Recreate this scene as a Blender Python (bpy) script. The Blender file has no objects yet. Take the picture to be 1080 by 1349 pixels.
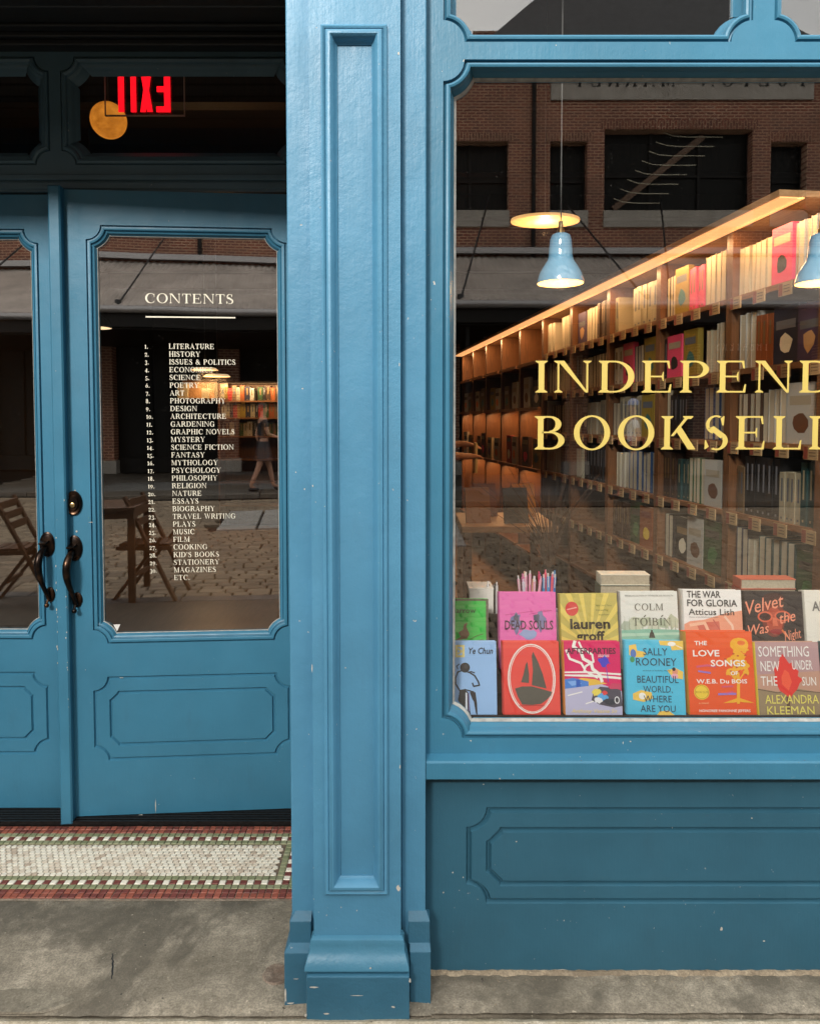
import bpy, math, random
from mathutils import Vector, Matrix
from mathutils.geometry import tessellate_polygon
random.seed(7)
R = math.radians
# ------------------------------------------------------------------ camera, sky, sun, exposure
EYE = 1.39; FOC = 974.0; PCY = 597.5; PITCH = R(2.5)
scn = bpy.context.scene
col = scn.collection
cam = bpy.data.cameras.new('camera'); camo = bpy.data.objects.new('camera', cam); col.objects.link(camo)
cam.sensor_fit = 'HORIZONTAL'; cam.sensor_width = 36; cam.lens = 36*FOC/1080
cam.shift_y = -(674.5-PCY)/1080
cam.clip_start = .05; cam.clip_end = 500
camo.location = (0, 0, EYE); camo.rotation_euler = (R(90)-PITCH, 0, 0)
scn.camera = camo
SUN_EL, SUN_ROT = R(29), R(197)          # high veiled sun over the street, behind the viewer
W = bpy.data.worlds.new('World'); scn.world = W; W.use_nodes = True
nt = W.node_tree; nt.nodes.clear()
wo = nt.nodes.new('ShaderNodeOutputWorld'); bg = nt.nodes.new('ShaderNodeBackground')
sky = nt.nodes.new('ShaderNodeTexSky'); sky.sky_type = 'NISHITA'; sky.sun_disc = False
sky.sun_elevation = SUN_EL; sky.sun_rotation = SUN_ROT; sky.air_density = 1.2; sky.dust_density = 3
tc = nt.nodes.new('ShaderNodeTexCoord'); no = nt.nodes.new('ShaderNodeTexNoise'); no.inputs['Scale'].default_value = 3; no.inputs['Detail'].default_value = 6
mp = nt.nodes.new('ShaderNodeMapping'); mp.inputs['Scale'].default_value = (1, 1, 2.2)
cr = nt.nodes.new('ShaderNodeValToRGB'); cr.color_ramp.elements[0].position = .25; cr.color_ramp.elements[1].position = .62
cr.color_ramp.elements[0].color = (12.6, 12.3, 11.7, 1); cr.color_ramp.elements[1].color = (16.6, 16.2, 15.6, 1)
mx = nt.nodes.new('ShaderNodeMix'); mx.data_type = 'RGBA'; mx.inputs[0].default_value = .85
nt.links.new(tc.outputs['Generated'], mp.inputs['Vector']); nt.links.new(mp.outputs[0], no.inputs['Vector'])
nt.links.new(no.outputs['Fac'], cr.inputs['Fac'])
nt.links.new(sky.outputs[0], mx.inputs[6]); nt.links.new(cr.outputs[0], mx.inputs[7])
nt.links.new(mx.outputs[2], bg.inputs['Color']); bg.inputs['Strength'].default_value = .1
nt.links.new(bg.outputs[0], wo.inputs[0])
sl = bpy.data.lights.new('sun', 'SUN'); sl.energy = 2.8; sl.angle = R(10); sl.color = (1, .95, .88)
so = bpy.data.objects.new('sun', sl); col.objects.link(so)
so.rotation_euler = (R(90)-SUN_EL, 0, R(-17)); so.location = (0, -5, 12)
scn.view_settings.view_transform = 'Standard'; scn.view_settings.look = 'None'
scn.view_settings.exposure = .8; scn.view_settings.gamma = 1; scn.view_settings.use_curve_mapping = False
scn.cycles.use_denoising = True
scn.cycles.max_bounces = 10; scn.cycles.transparent_max_bounces = 16; scn.cycles.glossy_bounces = 4; scn.cycles.diffuse_bounces = 4
scn.cycles.caustics_reflective = False; scn.cycles.caustics_refractive = False
scn.cycles.sample_clamp_indirect = 6

# ------------------------------------------------------------------ measuring helpers
def ray(u, v):
    a = PCY-v; c, s = math.cos(PITCH), math.sin(PITCH)
    return (u-540, FOC*c+a*s, -FOC*s+a*c)
def A(u, v, Y):                     # where the sight line of a photo point meets the upright plane y=Y: (x, z)
    x, y, z = ray(u, v); t = Y/y
    return t*x, EYE+t*z
def AX(u, v, Y): return A(u, v, Y)[0]
def AZ(v, Y): return A(540, v, Y)[1]

# ------------------------------------------------------------------ object helpers
class MB:
    def __init__(s): s.v = []; s.f = []; s.m = []
    def add(s, vs, fs, m=0):
        b = len(s.v); s.v += [tuple(p) for p in vs]
        for f in fs: s.f.append(tuple(b+i for i in f)); s.m.append(m)
        return s
    def box(s, x0, x1, y0, y1, z0, z1, m=0):
        return s.add([(x0,y0,z0),(x1,y0,z0),(x1,y1,z0),(x0,y1,z0),(x0,y0,z1),(x1,y0,z1),(x1,y1,z1),(x0,y1,z1)],
                     [(0,3,2,1),(4,5,6,7),(0,1,5,4),(1,2,6,5),(2,3,7,6),(3,0,4,7)], m)
    def cbox(s, x0, x1, y0, y1, z0, z1, c=.004, m=0):      # box with chamfered front (y0) edges
        return s.add([(x0,y1,z0),(x1,y1,z0),(x1,y1,z1),(x0,y1,z1),(x0,y0+c,z0),(x1,y0+c,z0),(x1,y0+c,z1),(x0,y0+c,z1),
                      (x0+c,y0,z0+c),(x1-c,y0,z0+c),(x1-c,y0,z1-c),(x0+c,y0,z1-c)],
                     [(0,3,2,1),(8,9,10,11),(4,5,9,8),(5,6,10,9),(6,7,11,10),(7,4,8,11),(0,1,5,4),(1,2,6,5),(2,3,7,6),(3,0,4,7)], m)
    def tbox(s, x0, x1, y0, y1, z0, z1, c, m=0, jit=0):    # box with chamfered top edges (stones, tiles), open below
        j = lambda: random.uniform(-jit, jit)
        zz = z1+j()
        return s.add([(x0,y0,z0),(x1,y0,z0),(x1,y1,z0),(x0,y1,z0),(x0,y0,zz-c),(x1,y0,zz-c),(x1,y1,zz-c),(x0,y1,zz-c),
                      (x0+c,y0+c,zz+j()),(x1-c,y0+c,zz+j()),(x1-c,y1-c,zz+j()),(x0+c,y1-c,zz+j())],
                     [(8,9,10,11),(4,5,9,8),(5,6,10,9),(6,7,11,10),(7,4,8,11),(0,1,5,4),(1,2,6,5),(2,3,7,6),(3,0,4,7)], m)
    def bar(s, p, q, r, n=8, r2=None, m=0, flat=None):
        p, q = Vector(p), Vector(q); d = (q-p).normalized(); r2 = r if r2 is None else r2
        a = d.orthogonal().normalized(); b = d.cross(a)
        vs = [p+(a*math.cos(2*math.pi*i/n)+b*math.sin(2*math.pi*i/n))*r for i in range(n)]
        vs += [q+(a*math.cos(2*math.pi*i/n)+b*math.sin(2*math.pi*i/n))*r2 for i in range(n)]
        return s.add(vs, [(i,(i+1)%n,n+(i+1)%n,n+i) for i in range(n)]+[tuple(range(n-1,-1,-1)),tuple(range(n,2*n))], m)
    def beam(s, p, q, w, h, up=(0,0,1), m=0):              # rectangular bar from p to q
        p, q = Vector(p), Vector(q); d = (q-p).normalized(); a = d.cross(Vector(up)).normalized(); b = a.cross(d)
        vs = [c+a*i*w/2+b*j*h/2 for c in (p, q) for i, j in ((-1,-1),(1,-1),(1,1),(-1,1))]
        return s.add(vs, [(0,1,2,3),(4,7,6,5),(0,4,5,1),(1,5,6,2),(2,6,7,3),(3,7,4,0)], m)
    def tube(s, pts, rad, n=10, m=0, ex=1.0):
        pts = [Vector(p) for p in pts]; b = len(s.v); N = len(pts)
        up = Vector((1,0,0)); rings = []
        for k, p in enumerate(pts):
            d = (pts[min(k+1,N-1)]-pts[max(k-1,0)]).normalized()
            a = (up-d*up.dot(d))
            a = a.normalized() if a.length > 1e-4 else d.orthogonal().normalized()
            c = d.cross(a); r = rad[k] if hasattr(rad, '__len__') else rad
            rings += [p+(a*math.cos(2*math.pi*i/n)*ex+c*math.sin(2*math.pi*i/n))*r for i in range(n)]
        fs = [(k*n+i, k*n+(i+1)%n, (k+1)*n+(i+1)%n, (k+1)*n+i) for k in range(N-1) for i in range(n)]
        fs += [tuple(range(n-1,-1,-1)), tuple(range((N-1)*n, N*n))]
        return s.add(rings, fs, m)
    def lathe(s, prof, c=(0,0,0), n=24, m=0, axis='z', sx=1, sy=1):
        vs = []
        for r, z in prof:
            for i in range(n):
                a = 2*math.pi*i/n; x, y = r*math.cos(a)*sx, r*math.sin(a)*sy
                vs.append((c[0]+x, c[1]+y, c[2]+z) if axis == 'z' else (c[0]+x, c[1]+z, c[2]+y))
        K = len(prof)
        return s.add(vs, [(k*n+i, k*n+(i+1)%n, (k+1)*n+(i+1)%n, (k+1)*n+i) for k in range(K-1) for i in range(n)], m)
    def ball(s, c, r, n=16, m=0, sx=1, sy=1, sz=1):
        h = n//2
        return s.lathe([(max(1e-4, r*math.sin(math.pi*k/h)), -r*sz*math.cos(math.pi*k/h)) for k in range(h+1)], c, n, m, sx=sx, sy=sy)
    def poly(s, pts, y, m=0):                              # 2D (x,z) polygon in the plane y
        return s.add([(p[0], y, p[1]) for p in pts], [tuple(range(len(pts)))], m)
    def build(s, name, mats, parent=None, smooth=False, loc=None, rz=None, bevel=0):
        me = bpy.data.meshes.new(name); me.from_pydata(s.v, [], s.f)
        if not isinstance(mats, (list, tuple)): mats = [mats]
        for m in mats: me.materials.append(m)
        if max(s.m, default=0) > 0: me.polygons.foreach_set('material_index', s.m)
        if smooth: me.polygons.foreach_set('use_smooth', [True]*len(me.polygons))
        me.update()
        o = bpy.data.objects.new(name, me); col.objects.link(o)
        if smooth: 
            try: me.set_sharp_from_angle(angle=R(38))
            except Exception: pass
        if parent: o.parent = parent
        if loc: o.location = loc
        if rz: o.rotation_euler.z = rz
        if bevel:
            b = o.modifiers.new('bevel', 'BEVEL'); b.width = bevel; b.segments = 2; b.limit_method = 'ANGLE'; b.angle_limit = R(40)
        return o
def tag(o, label=None, cat=None, group=None, kind=None):
    if label: o['label'] = label
    if cat: o['category'] = cat
    if group: o['group'] = group
    if kind: o['kind'] = kind
    return o
def empty(name, loc=(0,0,0), rz=0):
    o = bpy.data.objects.new(name, None); col.objects.link(o); o.location = loc; o.rotation_euler.z = rz; o.empty_display_size = .1
    return o
def copy_tree(o, parent=None):
    c = o.copy(); col.objects.link(c)
    if parent: c.parent = parent
    for ch in list(o.children): copy_tree(ch, c)
    return c

# notched rectangle (quarter circles scooped out of the corners), counter-clockwise in x,z
def notched(x0, z0, x1, z1, r, n=8):
    P = []
    for cx, cz, a0 in ((x1,z0,180),(x1,z1,270),(x0,z1,0),(x0,z0,90)):
        for i in range(n+1):
            a = R(a0-90*i/n); P.append((cx+r*math.cos(a), cz+r*math.sin(a)))
    return P
def rect(x0, z0, x1, z1): return [(x0,z0),(x1,z0),(x1,z1),(x0,z1)]
def chamf(x0, z0, x1, z1, c, k=.25):          # rectangle with angled corners
    return [(x0+c,z0),(x1-c,z0),(x1,z0+c),(x1,z1-c),(x1-c,z1),(x0+c,z1),(x0,z1-c),(x0,z0+c)]
def inset(P, d):                              # offset inwards with mitres
    n = len(P); out = []
    for i in range(n):
        a, b, c = P[i-1], P[i], P[(i+1)%n]
        d1 = Vector((b[0]-a[0], b[1]-a[1])); d2 = Vector((c[0]-b[0], c[1]-b[1]))
        if d1.length < 1e-9 or d2.length < 1e-9: d1 = d2 = (d1 if d1.length > d2.length else d2)
        d1.normalize(); d2.normalize()
        n1 = Vector((-d1.y, d1.x)); n2 = Vector((-d2.y, d2.x)); k = 1+n1.dot(n2)
        m = (n1+n2)/max(k, .35); out.append((b[0]+m.x*d, b[1]+m.y*d))
    return out
def sweep(mb, P, prof, m=0):                  # prof: (offset inwards, y)
    n = len(P); base = len(mb.v); K = len(prof)
    for d, y in prof:
        mb.v += [(p[0], y, p[1]) for p in inset(P, d)]
    for k in range(K-1):
        for i in range(n):
            j = (i+1)%n; mb.f.append((base+k*n+i, base+k*n+j, base+(k+1)*n+j, base+(k+1)*n+i)); mb.m.append(m)
    return mb
def sheet(mb, outer, holes, y, m=0):          # flat face with holes
    loops = [[Vector((p[0], p[1], 0)) for p in outer]]+[[Vector((p[0], p[1], 0)) for p in h] for h in holes]
    tris = tessellate_polygon(loops); flat = [p for l in loops for p in l]
    mb.add([(p.x, y, p.y) for p in flat], tris, m); return mb
def rim(mb, P, y0, y1, m=0):                  # side walls along a closed outline
    n = len(P); b = len(mb.v)
    mb.v += [(p[0], y0, p[1]) for p in P]+[(p[0], y1, p[1]) for p in P]
    for i in range(n):
        j = (i+1)%n; mb.f.append((b+i, b+j, b+n+j, b+n+i)); mb.m.append(m)

# ------------------------------------------------------------------ materials
def newmat(name):
    m = bpy.data.materials.new(name); m.use_nodes = True; t = m.node_tree; return m, t, t.nodes['Principled BSDF']
def srgb(r, g, b):
    f = lambda c: (c/255/12.92) if c/255 <= .04045 else ((c/255+.055)/1.055)**2.4
    return (f(r), f(g), f(b))
def nz(t, scale, detail=3, rough=.5, vec=None, dist=0):
    n = t.nodes.new('ShaderNodeTexNoise'); n.inputs['Scale'].default_value = scale; n.inputs['Detail'].default_value = detail
    n.inputs['Roughness'].default_value = rough; n.inputs['Distortion'].default_value = dist
    if vec is None:
        c = t.nodes.new('ShaderNodeTexCoord'); vec = c.outputs['Object']
    t.links.new(vec, n.inputs['Vector']); return n.outputs['Fac']
def coords(t, scale=(1,1,1)):
    c = t.nodes.new('ShaderNodeTexCoord'); mp = t.nodes.new('ShaderNodeMapping'); mp.inputs['Scale'].default_value = scale
    t.links.new(c.outputs['Object'], mp.inputs['Vector']); return mp.outputs[0]
def ramp(t, fac, stops):
    r = t.nodes.new('ShaderNodeValToRGB'); e = r.color_ramp.elements
    while len(e) < len(stops): e.new(.5)
    for i, (p, c) in enumerate(stops): e[i].position = p; e[i].color = (c, c, c, 1) if not hasattr(c, '__len__') else (*c, 1)
    t.links.new(fac, r.inputs['Fac']); return r.outputs['Color']
def mixc(t, fac, a, b, mode='MIX'):
    m = t.nodes.new('ShaderNodeMix'); m.data_type = 'RGBA'; m.blend_type = mode
    for s, v in ((0, fac), (6, a), (7, b)):
        if hasattr(v, 'is_linked') or hasattr(v, 'links'): t.links.new(v, m.inputs[s])
        elif s == 0: m.inputs[0].default_value = v
        else: m.inputs[s].default_value = (*v, 1)
    return m.outputs[2]
def bump(t, b, h, dist=.002, strength=.5, prev=None):
    n = t.nodes.new('ShaderNodeBump'); n.inputs['Distance'].default_value = dist; n.inputs['Strength'].default_value = strength
    t.links.new(h, n.inputs['Height'])
    if prev: t.links.new(prev, n.inputs['Normal'])
    t.links.new(n.outputs[0], b.inputs['Normal']); return n.outputs[0]
def plain(name, c, rough=.6, metal=0, var=.12, scale=30, spec=.5):
    m, t, b = newmat(name)
    n = nz(t, scale, 4); k = ramp(t, n, [(.3, 1-var), (.7, 1+0*var)])
    t.links.new(mixc(t, 1, c, k, 'MULTIPLY'), b.inputs['Base Color'])
    b.inputs['Roughness'].default_value = rough; b.inputs['Metallic'].default_value = metal
    b.inputs['Specular IOR Level'].default_value = spec
    return m
def emit(name, c, s):
    m, t, b = newmat(name); b.inputs['Base Color'].default_value = (*c, 1)
    b.inputs['Emission Color'].default_value = (*c, 1); b.inputs['Emission Strength'].default_value = s; return m
def paint(name, c, relief=.6, rough=.34):
    m, t, b = newmat(name); b.inputs['Specular IOR Level'].default_value = .35
    big = nz(t, 3.2, 5, .6); mid = nz(t, 14, 4, .6, coords(t, (1, 1, .35)))
    cc = mixc(t, ramp(t, big, [(.3, 0), (.75, 1)]), tuple(x*.86 for x in c), tuple(min(1, x*1.1) for x in c))
    cc = mixc(t, ramp(t, mid, [(.62, 0), (.8, .3)]), cc, tuple(x*.62+.01 for x in c))
    chip = nz(t, 95, 2, .5, coords(t, (1, 1, .8))); gate = nz(t, 5, 3)
    mul = t.nodes.new('ShaderNodeMath'); mul.operation = 'MULTIPLY'
    t.links.new(ramp(t, chip, [(.745, 0), (.76, 1)]), mul.inputs[0]); t.links.new(ramp(t, gate, [(.46, 0), (.6, 1)]), mul.inputs[1])
    cc = mixc(t, mul.outputs[0], cc, (.45, .46, .44))
    t.links.new(cc, b.inputs['Base Color'])
    t.links.new(ramp(t, mid, [(.3, rough-.05), (.8, rough+.16)]), b.inputs['Roughness'])
    brush = nz(t, 9, 4, .6, coords(t, (16, 16, 1))); bump_b = None
    peel = nz(t, 120, 2, .5); lump = nz(t, 22, 5, .62); 
    n1 = bump(t, b, peel, .0012, relief*.4); n2 = bump(t, b, lump, .006, relief*.45, n1); n2 = bump(t, b, brush, .0012, .35, n2); bump(t, b, mul.outputs[0], -.0008, .8, n2)
    return m
M = {}
M['paint'] = paint('blue_paint', (.072, .232, .368), .65, .40)
M['paint_wood'] = paint('blue_paint_on_wood', (.043, .180, .285), .38, .38)
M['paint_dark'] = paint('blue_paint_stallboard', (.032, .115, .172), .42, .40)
M['paint_shaded'] = paint('blue_paint_transom_shaded', (.080, .145, .185), .3, .42)  # same blue paint, with the shade of the recess put into its colour
M['putty'] = plain('glazing_putty', (.42, .44, .42), .8, scale=60, var=.4)
def wood(name, c1, c2, rough=.45, sc=(1, 1, 14), s=4):
    m, t, b = newmat(name); v = coords(t, sc)
    n = nz(t, s, 6, .6, v, 1.2); t.links.new(mixc(t, ramp(t, n, [(.3, 0), (.7, 1)]), c1, c2), b.inputs['Base Color'])
    b.inputs['Roughness'].default_value = rough; bump(t, b, n, .001, .3); return m
M['wood'] = wood('walnut_wood', (.14, .058, .022), (.26, .115, .045), .4, (14, 14, 1.2))
M['wood_h'] = wood('walnut_wood_along', (.13, .055, .022), (.24, .105, .042), .4, (1.5, 14, 14))
M['wood_dark'] = wood('dark_wood', (.02, .012, .008), (.045, .026, .016), .5, (10, 10, 1))
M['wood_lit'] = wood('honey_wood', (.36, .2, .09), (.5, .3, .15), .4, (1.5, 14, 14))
M['soffit'] = wood('black_board', (.012, .014, .016), (.022, .024, .026), .5, (1, 12, 12))
M['bronze'] = None
m, t, b = newmat('aged_bronze'); n = nz(t, 25, 4)
t.links.new(mixc(t, ramp(t, n, [(.45, 0), (.75, 1)]), (.018, .013, .011), (.11, .055, .028)), b.inputs['Base Color'])
b.inputs['Metallic'].default_value = .85; b.inputs['Roughness'].default_value = .3; M['bronze'] = m
M['brass'] = plain('brass', (.65, .48, .22), .3, 1)
M['black'] = plain('black_metal', (.012, .012, .013), .35, .2)
M['sillmetal'] = plain('threshold_metal', (.03, .028, .027), .4, .7, scale=80, var=.5)
M['steel'] = plain('galvanised_steel', (.36, .34, .33), .35, .6)
M['white'] = plain('white_card', (.72, .71, .68), .7, var=.05)
M['cream'] = plain('cream_paper', (.62, .56, .42), .8, var=.15)
def glass(name, r0, tint=(.985, .99, .985), wav=0.0):
    m, t, b = newmat(name); t.nodes.remove(b)
    out = t.nodes['Material Output']; tr = t.nodes.new('ShaderNodeBsdfTransparent'); tr.inputs[0].default_value = (*tint, 1)
    gl = t.nodes.new('ShaderNodeBsdfGlossy'); gl.inputs['Roughness'].default_value = 0.0; gl.inputs[0].default_value = (1, 1, 1, 1)
    lw = t.nodes.new('ShaderNodeLayerWeight'); lw.inputs[0].default_value = .5; fr = t.nodes.new('ShaderNodeMath'); fr.operation = 'POWER'; fr.inputs[1].default_value = 4.5; t.links.new(lw.outputs['Facing'], fr.inputs[0])
    ad = t.nodes.new('ShaderNodeMath'); ad.operation = 'ADD'; ad.use_clamp = True; ad.inputs[1].default_value = r0
    mi = t.nodes.new('ShaderNodeMixShader')
    geo = t.nodes.new('ShaderNodeNewGeometry')
    t.links.new(fr.outputs[0], ad.inputs[0]); t.links.new(ad.outputs[0], mi.inputs[0]); t.links.new(tr.outputs[0], mi.inputs[1])
    # dust and streaks on the pane
    df = t.nodes.new('ShaderNodeBsdfDiffuse'); df.inputs[0].default_value = (.55, .53, .5, 1)
    dn = nz(t, 160, 2, .5); dg = nz(t, 4, 4); mu = t.nodes.new('ShaderNodeMath'); mu.operation = 'MULTIPLY'
    t.links.new(ramp(t, dn, [(.70, 0), (.80, .16)]), mu.inputs[0]); t.links.new(ramp(t, dg, [(.4, .1), (.7, 1)]), mu.inputs[1])
    m2 = t.nodes.new('ShaderNodeMixShader'); t.links.new(mu.outputs[0], m2.inputs[0]); t.links.new(mi.outputs[0], m2.inputs[1]); t.links.new(df.outputs[0], m2.inputs[2])
    if wav:
        n = nz(t, 1.6, 1, .4); bp = t.nodes.new('ShaderNodeBump'); bp.inputs['Distance'].default_value = wav; bp.inputs['Strength'].default_value = 1
        t.links.new(n, bp.inputs['Height']); t.links.new(bp.outputs[0], gl.inputs['Normal'])
    t.links.new(gl.outputs[0], mi.inputs[2]); t.links.new(m2.outputs[0], out.inputs[0]); return m
M['glass'] = glass('window_glass', .088, wav=.00025)
M['glass_door'] = glass('door_glass', .15, wav=.0009)
M['clear'] = glass('clear_acrylic', .03)
def concrete(name, c1, c2, s=3, stain=.5):
    m, t, b = newmat(name)
    a = nz(t, s, 8, .68); g = nz(t, 190, 3, .7); w = nz(t, 1.1, 5, .65, None, 2.2); f = nz(t, 34, 5, .7)
    cc = mixc(t, ramp(t, a, [(.34, 0), (.66, 1)]), c1, c2)
    cc = mixc(t, ramp(t, f, [(.42, .45), (.58, 0)]), cc, tuple(x*.62 for x in c1))
    cc = mixc(t, ramp(t, w, [(.47, 0), (.56, stain)]), cc, tuple(x*.40 for x in c1))
    cc = mixc(t, ramp(t, g, [(.38, .5), (.6, 0)]), cc, tuple(x*.4 for x in c1))
    cc = mixc(t, ramp(t, nz(t, 75, 2), [(.70, 0), (.76, .3)]), cc, tuple(min(1, x*2.0) for x in c2))
    cc = mixc(t, ramp(t, nz(t, 48, 2), [(.73, 0), (.76, .8)]), cc, (.03, .026, .02))
    t.links.new(cc, b.inputs['Base Color']); b.inputs['Roughness'].default_value = .68
    n1 = bump(t, b, g, .0015, .7); n2 = bump(t, b, f, .003, .5, n1); bump(t, b, a, .012, .5, n2); return m
M['concrete'] = concrete('worn_concrete', (.20, .172, .125), (.47, .41, .315), 4.5, .66)
M['concrete2'] = concrete('sandy_concrete', (.19, .165, .12), (.30, .265, .2), 5, .3)
M['flag'] = concrete('bluestone_flag', (.10, .082, .06), (.17, .14, .105), 2, .3)
M['granite'] = concrete('pale_granite', (.40, .38, .34), (.52, .49, .44), 6, .15); M['kerb'] = concrete('grey_kerb', (.12, .11, .1), (.2, .185, .165), 4, .3)
m, t, b = newmat('cobble_stone'); g = t.nodes.new('ShaderNodeNewGeometry')
cc = ramp(t, g.outputs['Random Per Island'], [(0, (.17, .13, .09)), (.5, (.28, .205, .13)), (1, (.42, .32, .21))])
t.links.new(mixc(t, nz(t, 30, 4), cc, (.2, .155, .105)), b.inputs['Base Color']); b.inputs['Roughness'].default_value = .55; M['cobble'] = m
def brickmat(name, rot=0, s=1.0, c=((.25, .066, .032), (.14, .036, .022))):
    m, t, b = newmat(name); tc = t.nodes.new('ShaderNodeTexCoord'); sx = t.nodes.new('ShaderNodeSeparateXYZ'); cb = t.nodes.new('ShaderNodeCombineXYZ')
    t.links.new(tc.outputs['Object'], sx.inputs[0])
    t.links.new(sx.outputs['X' if not rot else 'Z'], cb.inputs[0]); t.links.new(sx.outputs['Z' if not rot else 'X'], cb.inputs[1])
    bk = t.nodes.new('ShaderNodeTexBrick'); t.links.new(cb.outputs[0], bk.inputs['Vector'])
    bk.inputs['Scale'].default_value = 1; bk.inputs['Brick Width'].default_value = .21*s; bk.inputs['Row Height'].default_value = .075*s
    bk.inputs['Mortar Size'].default_value = .014*s; bk.inputs['Color1'].default_value = (*c[0], 1); bk.inputs['Color2'].default_value = (*c[1], 1)
    bk.inputs['Mortar'].default_value = (.50, .32, .21, 1)
    n = nz(t, 1.2, 5); t.links.new(mixc(t, ramp(t, n, [(.3, 0), (.7, .4)]), bk.outputs['Color'], (.05, .025, .018)), b.inputs['Base Color'])
    b.inputs['Roughness'].default_value = .85; bump(t, b, bk.outputs['Fac'], -.006, .8); return m
M['brick'] = brickmat('red_brick'); M['brick_v'] = brickmat('soldier_brick', 1)
_pc = {}
def P(*rgb, rough=.55):                       # printed / painted flat colour, by its sRGB look
    k = (rgb, rough)
    if k not in _pc:
        m, t, b = newmat('print_%02x%02x%02x' % rgb); c = tuple(x*.95 for x in srgb(*rgb))
        n = nz(t, 40, 3); t.links.new(mixc(t, ramp(t, n, [(.3, 0), (.8, .12)]), c, tuple(x*.8 for x in c)), b.inputs['Base Color'])
        b.inputs['Roughness'].default_value = rough; _pc[k] = m
    return _pc[k]

# ------------------------------------------------------------------ lettering
def ell(cx, cy, rx, ry, irx, iry, a0=0, a1=360, n=20, icx=None):
    icx = cx if icx is None else icx; out = []
    for i in range(n):
        A0, A1 = R(a0+(a1-a0)*i/n), R(a0+(a1-a0)*(i+1)/n)
        out.append([(cx+rx*math.cos(A0), cy+ry*math.sin(A0)), (cx+rx*math.cos(A1), cy+ry*math.sin(A1)), (icx+irx*math.cos(A1), cy+iry*math.sin(A1)), (icx+irx*math.cos(A0), cy+iry*math.sin(A0))])
    return out
TK, TN, SH, SE = .155, .05, .04, .085
def rc(x0, y0, x1, y1): return [[(x0,y0),(x1,y0),(x1,y1),(x0,y1)]]
def foot(x0, x1, y=0, up=1, e=SE, f=None):
    f = e if f is None else f
    return [[(x0-e,y),(x1+f,y),(x1+f,y+SH*up*.6),(x1+.01,y+.085*up),(x0-.01,y+.085*up),(x0-e,y+SH*up*.6)]]
def stem(x, w=TK, y0=0, y1=1, e=SE): return rc(x, y0, x+w, y1)+foot(x, x+w, y0, 1, e)+foot(x, x+w, y1, -1, e)
def diag(x0, y0, x1, y1, w): return [[(x0,y0),(x0+w,y0),(x1+w,y1),(x1,y1)]]
def arm(x0, x1, y, up=1, h=.16):              # horizontal arm with a beak at its end
    return rc(x0, min(y, y+TN*up), x1, max(y, y+TN*up))+[[(x1-.07,y+TN*up*.5),(x1,y),(x1+.02,y+h*up),(x1-.02,y+h*up)]]
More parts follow.
